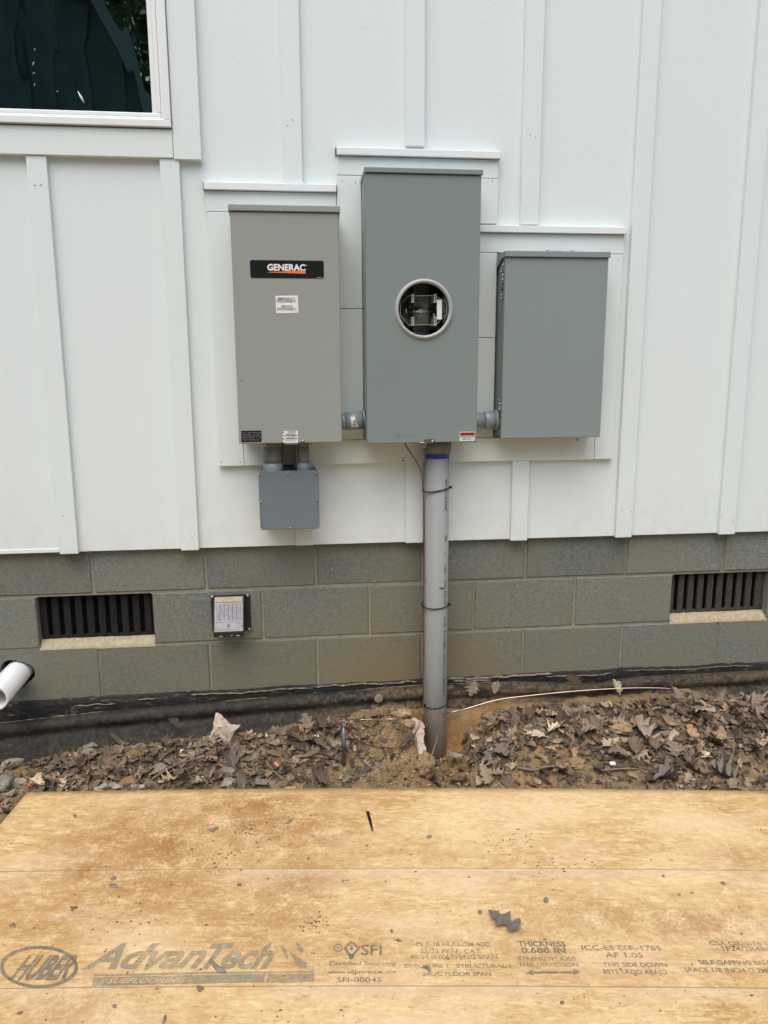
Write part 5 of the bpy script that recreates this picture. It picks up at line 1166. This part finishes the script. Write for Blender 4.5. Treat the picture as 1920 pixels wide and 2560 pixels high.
dtext([T('Advan', 354, 2390, 70, 278, .035, .42)], 'stencil_wash', 'printed_logo'); dtext([T('Tech', 578, 2390, 70, 178, .035, .42)], 'stencil_wash', 'printed_logo')
def flat(polys, mat, name):
    vs, fs = [], []
    for P in polys:
        o0 = len(vs); vs += [tuple(dmap(*uv(*p))) for p in P]; fs.append(list(range(o0, o0+len(P))))
    me = bpy.data.meshes.new(name); me.from_pydata(vs, [], fs); me.update(); o = link(name, me, mat); o.parent = dk; return o
flat([[(700, 2362), (716, 2374), (722, 2400), (712, 2392)], [(739, 2354), (760, 2372), (757, 2382), (745, 2378)], [(722, 2378), (768, 2408), (766, 2420), (745, 2420)]], 'stencil_wash', 'printed_logo')
n = 56
def ell(cx, cy, rx, ry): return [(cx+rx*cos(2*pi*i/n), cy+ry*sin(2*pi*i/n)) for i in range(n)]
A, C = ell(98, 2418, 98, 53), ell(98, 2418, 88, 45)
flat([[A[i], A[(i+1) % n], C[(i+1) % n], C[i]] for i in range(n)], 'stencil_ink', 'printed_oval')
dtext([T('HUBER', 92, 2419, 66, 138, .045, .38)], 'stencil_ink', 'printed_oval_lettering')
# bar with the word knocked out: strips round pale letters
flat([[(236, 2437), (520, 2430), (785, 2428), (785, 2432), (520, 2435), (236, 2442)], [(233, 2444), (520, 2437), (664, 2435), (660, 2456), (520, 2459), (230, 2466)], [(672, 2435), (785, 2434), (785, 2456), (664, 2457)]], 'stencil_wash', 'printed_bar')
S_ = T('SUBFLOORING', 362, 2452, 15, 190, .02, .3); o = text_mesh('printed_bar_lettering', [S_], 'ink_pale' if 'ink_pale' in MAT else 'pale_wood', None, lambda u, v: dmap(u, v)+Vector((0, 0, .0004))) if 'pale_wood' in MAT else None
if o is None:
    simple('pale_wood', (.50, .38, .21), .8, var=.15, vs=60); o = text_mesh('printed_bar_lettering', [S_], 'pale_wood', None, lambda u, v: dmap(u, v)+Vector((0, 0, .0005)))
o.parent = dk
A, C = ell(845, 2370, 11, 10), ell(845, 2370, 8, 7.5); flat([[A[i], A[(i+1) % n], C[(i+1) % n], C[i]] for i in range(n)], 'stencil_ink', 'printed_ring'); dtext([T('R', 845, 2370, 9, 8)])
def diam(cx, cy, r): return [(cx-r, cy), (cx-r*.4, cy-r*.75), (cx, cy-r), (cx+r*.4, cy-r*.75), (cx+r, cy), (cx+r*.4, cy+r*.75), (cx, cy+r), (cx-r*.4, cy+r*.75)]
A, C = diam(879, 2372, 20), diam(879, 2372, 13); flat([[A[i], A[(i+1) % 8], C[(i+1) % 8], C[i]] for i in range(8)]+[[(870, 2386), (888, 2386), (882, 2398), (874, 2400)], diam(879, 2372, 5), [(872, 2364), (884, 2362), (880, 2366)]], 'stencil_ink', 'printed_emblem')
dtext([T('SFI', 929, 2375, 30, 52, .02)]); dtext([T('Certified Sourcing', 905, 2409, 11, 168, .012), T('www.sfiprogram.org', 905, 2430, 10, 170, .02), T('SFI-00045', 898, 2450, 14, 112, .012)])
dtext([T('PS 2-18 HUD-UM-40C', 1132, 2361, 13, 184, .02), T('23/32 PERF. CAT.', 1128, 2378, 13, 155, .02), T('48/24 SHEATHING SPAN', 1135, 2393, 12, 220, .02), T('EXPOSURE 1   STRUCTURAL 1', 1146, 2415, 11, 266, .02), T('24OC FLOOR SPAN', 1143, 2435, 12, 172, .02)])
dtext([T('THICKNESS', 1356, 2360, 15, 118, .035), T('0.688 IN', 1361, 2376, 15, 112, .04), T('STRENGTH AXIS', 1368, 2397, 11, 145, .025), T('THIS DIRECTION', 1372, 2412, 11, 150, .025)])
flat([[(1332, 2429.5), (1434, 2427.5), (1434, 2433.5), (1332, 2435)], [(1314, 2433), (1332, 2425), (1332, 2439)], [(1452, 2430), (1434, 2422), (1434, 2438)]], 'stencil_ink', 'printed_arrow')
dtext([T('ICC-ES ESR-1785', 1555, 2370, 14, 198, .02), T('AF 1.05', 1563, 2388, 14, 94, .02), T('THIS SIDE DOWN', 1590, 2412, 12, 160, .025), T('ESTE LADO ABAJO', 1590, 2430, 13, 158, .02)])
dtext([T('CSA O325-16 1R', 1856, 2359, 12, 160, .02), T('1F24/2R48/2F24', 1890, 2373, 13, 165, .02), T('SELF-GAPPING BN-5', 1840, 2407, 12, 180, .03), T('SPACE 1/8 INCH (3.2MM', 1826, 2426, 13, 222, .02)])
# --- litter lying on the panel
def dpt(px, py, off=0): u, v = uv(px, py); return DKM @ Vector((u, v, bow(u, v)+off))
st_ = thing('plastic_strip', 'thin black plastic strip lying on the panel below the riser', 'plastic strip', dpt(925, 2050))
a_, c_ = dpt(917, 2030, .002), dpt(931, 2078, .002); MB().tube([a_, c_], [.0030, .0024], 4).build('strip', 'black_plastic', st_); sd = Vector((.0046, 0, 0)); MB().tube([a_+sd, (a_+c_)/2+sd*.9, c_+sd*.4], [.0022, .0020, .0010], 4).build('strip_edge', 'black_plastic', st_)
u_ = dpt(1258, 2309, .012); d_ = dpt(1213, 2280)-dpt(1294, 2331); o = one_leaf('dark grey oak leaf lying alone on the panel, above the lettering', u_, 0, d_.length*.98, math.atan2(d_.y, d_.x)-pi/2, 0.02, (.160, .138, .115), 3, 47); 
def chip(label, pts, mat, name, h=.003, cat='debris', group=None):
    q = [dpt(*p, .0004) for p in pts]; c_ = sum(q, Vector())/len(q); g = bmesh.new(); A = [g.verts.new(p-c_+Vector((0, 0, h*(.35+.65*mnoise.noise(p*90)**2*2)))) for p in q]; C = [g.verts.new(p-c_) for p in q]
    t_ = g.verts.new(Vector((0, 0, h*1.2))); n_ = len(q)
    for i in range(n_): g.faces.new((A[i], A[(i+1) % n_], t_)); g.faces.new((A[i], C[i], C[(i+1) % n_], A[(i+1) % n_]))
    g.faces.new(C[::-1]); bmesh.ops.recalc_face_normals(g, faces=g.faces); b = MB(); b.merge(g); o = b.build(name, mat); o.location = c_; return tag(o, label, cat, group)
def around(x, y, w_, h_, seed, rot=0):
    r_ = random.Random(seed); n_ = 8; P = []
    for i in range(n_):
        a = -2*pi*i/n_; k = r_.uniform(.6, 1.1); X, Y = w_*k*cos(a), h_*k*sin(a); P.append((x+X*cos(rot)-Y*sin(rot), y+X*sin(rot)+Y*cos(rot)))
    return P
G1 = 'grey chips on the panel'
chip('grey triangular leaf fragment near the back of the panel, left', [(521, 2076), (533, 2082), (547, 2069), (540, 2070), (535, 2074)], 'dark_debris', 'leaf_fragment', .006, group=G1)
chip('long grey leaf fragment beside a clay smear', [(709, 2061), (725, 2058), (736, 2047), (722, 2051)], 'dark_debris', 'leaf_fragment', .003, group=G1)
chip('small grey flake above the left smear', around(630, 2064, 8, 3.5, 3), 'dark_debris', 'flake', .003, group=G1)
chip('dark folded flake just under the first score line, left', around(283, 2197, 10, 4, 4, -.5), 'dark_debris', 'flake', .006, group=G1)
chip('ragged dark flake under the folded one', around(284, 2216, 12, 6, 5, .2), 'dark_debris', 'flake', .003, group=G1)
chip('forked brown twig bit on the left of the panel', [(174, 2267), (182, 2271), (194, 2268), (194, 2271), (184, 2274), (180, 2279), (177, 2277), (180, 2273)], 'brown_debris', 'twig_bit', .006)
chip('tan dry leaf scrap near the left edge of the panel', around(32, 2314, 11, 7, 7), 'twig_wood', 'leaf_fragment', .003)
chip('brown bark piece lying across the large lettering', [(522, 2406), (532, 2405), (566, 2430), (563, 2434), (545, 2432)], 'dark_debris', 'bark_piece', .006)
chip('rusty brown clay lump under the lettering', around(500, 2473, 12, 8, 9), 'brown_debris', 'clay_lump', .008)
chip('curled brown leaf scrap on the small lettering', [(1056, 2418), (1068, 2417), (1077, 2427), (1073, 2432), (1066, 2424)], 'dark_debris', 'leaf_fragment', .008)
chip('grey pebble right of centre on the panel', around(1365, 2253, 7, 7, 11), 'dark_debris', 'pebble', .010)
chip('reddish leaf scrap near the bottom of the panel', around(1404, 2508, 8, 5, 12), 'brown_debris', 'leaf_fragment', .003)
chip('blue grey crumpled flake in the middle of the panel', around(1073, 2093, 9, 4, 13, -.3), 'dark_debris', 'flake', .005, group=G1)
chip('faint grey flake left of the lone oak leaf', around(1200, 2282, 7, 6, 14), 'dark_debris', 'flake', .003, group=G1)
chip('brown scrap under the first score line at the right', around(1808, 2209, 9, 4, 15, .3), 'twig_wood', 'leaf_fragment', .003)
chip('small dark scrap right of centre under the score line', around(1698, 2237, 5.5, 2.5, 16, .4), 'dark_debris', 'flake', .003, group=G1)
chip('small dark scrap touching the score line, right', around(1658, 2191, 4.5, 3.5, 17, .8), 'dark_debris', 'flake', .003, group=G1)
chip('dark crumb near the bottom edge, left of centre', around(286, 2517, 6, 5, 18), 'dark_debris', 'crumb', .006)
chip('dark stick bit at the bottom edge of the panel', around(411, 2550, 4, 14, 19, .2), 'dark_debris', 'twig_bit', .005)
chip('brown stick bit beside the left smear on the panel', around(187, 2041, 4, 5, 20, -.4), 'brown_debris', 'twig_bit', .004)
chip('small brown scrap left of the smear under the first line', around(598, 2213, 8, 3, 21), 'brown_debris', 'leaf_fragment', .006)
chip('curved dark scrap near the bottom left corner', around(49, 2534, 9, 4, 22, -.4), 'brown_debris', 'leaf_fragment', .004)
chip('brown stick bit above the small lettering', around(996, 2352, 8, 3, 23, .3), 'brown_debris', 'twig_bit', .005); chip('short brown stick bit left of the lone oak leaf', around(979, 2329, 3, 5, 24, -.3), 'brown_debris', 'twig_bit', .005)
q = dpt(864, 2205, .001); MB_ = MB(); MB_.tube([q+Vector((.0085*cos(a), .0065*sin(a), .001+.001*sin(a))) for a in [i*5.2/14 for i in range(15)]], .0014, 6); tag(MB_.build('wire_ring', 'galv'), 'bent grey wire ring under the first score line', 'wire scrap')
rng = random.Random(31); VS, FS, CS = [], [], []
SM = [(565, 2140, 30, 22), (690, 2080, 60, 30), (620, 2075, 18, 8), (330, 2300, 60, 40), (790, 2300, 20, 14), (1300, 2100, 60, 20), (1390, 2160, 60, 15)]
for i in range(900):                               # sawdust and soil crumbs
    if rng.random() < .5: s_ = rng.choice(SM); px, py = rng.gauss(s_[0], s_[2]), rng.gauss(s_[1], s_[3])
    else: px, py = (rng.uniform(5, 1915) if rng.random() < .6 else rng.uniform(5, 900)), rng.uniform(2000, 2556)
    u, v = uv(px, py)
    if not (0.01 < u < LEN-.01 and -DEP+.01 < v < -.005): continue
    p = DKM @ Vector((u, v, bow(u, v))); r = rng.choice((.0008, .0010, .0012, .0016, .0024))*rng.uniform(.7, 1.2); o0 = len(VS); a = rng.uniform(.8, 1.9)
    VS += [p+Vector((q.x*r*a, q.y*r, q.z*r*.6+r*.3)) for q in iv]; FS += [[j+o0 for j in f] for f in ifc]; c = rng.choice(((.20, .11, .055), (.26, .15, .075), (.14, .11, .085), (.34, .21, .115))); CS += [c]*len(ifc)
tag(link('dirt_crumbs', col_mesh('dirt_crumbs', VS, FS, CS), 'stone'), 'tiny brown crumbs of dirt sprinkled over the panel', 'dirt', kind='stuff')

# ================================================================== BEHIND THE CAMERA (seen only mirrored in the pane)
bn_ = thing('dark_barn', 'dark blue grey barn with vertical boards, mirrored in the window pane', 'barn', (-4, -9, 0))
PB = [(-6.9, -.6), (-1.1, -.6), (-1.1, 4.75), (-1.95, 6.35), (-4, 7.3), (-6.05, 6.35), (-6.9, 4.75)]
b = MB(); b.prism(PB, -15, -9); 
for i in range(14):
    x = -6.7+.42*i; b.box(x, x+.11, -9.0, -8.94, -.5, lerp([(-6.9, 4.7), (-6.05, 6.3), (-4, 7.2), (-1.95, 6.3), (-1.1, 4.7)], x)-.1)
b.build('wall', 'barn_paint', bn_)
R2 = PB[2:]; b = MB(); outp = [(x*1.0+(.14 if x > -4 else -.14)*(x != -4), q+.1) for x, q in R2]
b.prism(R2+outp[::-1], -15.2, -8.75); b.build('roof', 'barn_trim', bn_)
def tree(x, y, h, seed, label, nl=6500):
    r_ = random.Random(seed); t = thing('tree', label, 'tree', (x, y, 0), 'trees mirrored in the pane'); b = MB()
    b.tube([(x, y, -.6), (x+.05, y, h*.4), (x-.1, y+.1, h*.95)], [.2, .14, .03], 10)
    for k in range(10):
        z_ = h*(.3+.06*k); a = r_.uniform(0, 6.28); l_ = h*.25*(1.1-.06*k); b.tube([(x, y, z_), (x+cos(a)*l_*.6, y+sin(a)*l_*.6, z_+l_*.25), (x+cos(a)*l_, y+sin(a)*l_, z_+l_*.3)], [.06, .04, .012], 6)
    b.build('trunk', 'tree_bark', t)
    vs, fs = [], []; cl_ = [(x+r_.gauss(0, h*.15), y+r_.gauss(0, h*.13), h*r_.uniform(.3, 1.0), r_.uniform(.35, .8)) for _ in range(90)]
    for i in range(nl):
        c_ = r_.choice(cl_); p = Vector((c_[0]+r_.gauss(0, c_[3]*.5), c_[1]+r_.gauss(0, c_[3]*.5), c_[2]+r_.gauss(0, c_[3]*.4))); a = Vector((r_.gauss(0, 1), r_.gauss(0, 1), r_.gauss(0, 1))).normalized()*r_.uniform(.09, .16); d = a.orthogonal().normalized()*a.length*.5
        o0 = len(vs); vs += [p-a, p+d, p+a, p-d]; fs.append((o0, o0+1, o0+2, o0+3))
    me = bpy.data.meshes.new('crown'); me.from_pydata(vs, [], fs); me.update(); link('crown', me, 'tree_leaf', t)
tree(-4.6, -24, 13, 4, 'tall leafy tree far behind the barn', 7000); tree(-.4, -23, 13, 5, 'tall leafy tree far behind, right of the barn roof'); tree(-2.6, -18, 10.5, 1, 'leafy tree beyond the barn, the largest mirrored in the pane'); tree(1.2, -17, 9, 2, 'leafy tree to the right of the barn, mirrored in the pane'); tree(4.5, -19, 11, 3, 'leafy tree furthest right of the barn')
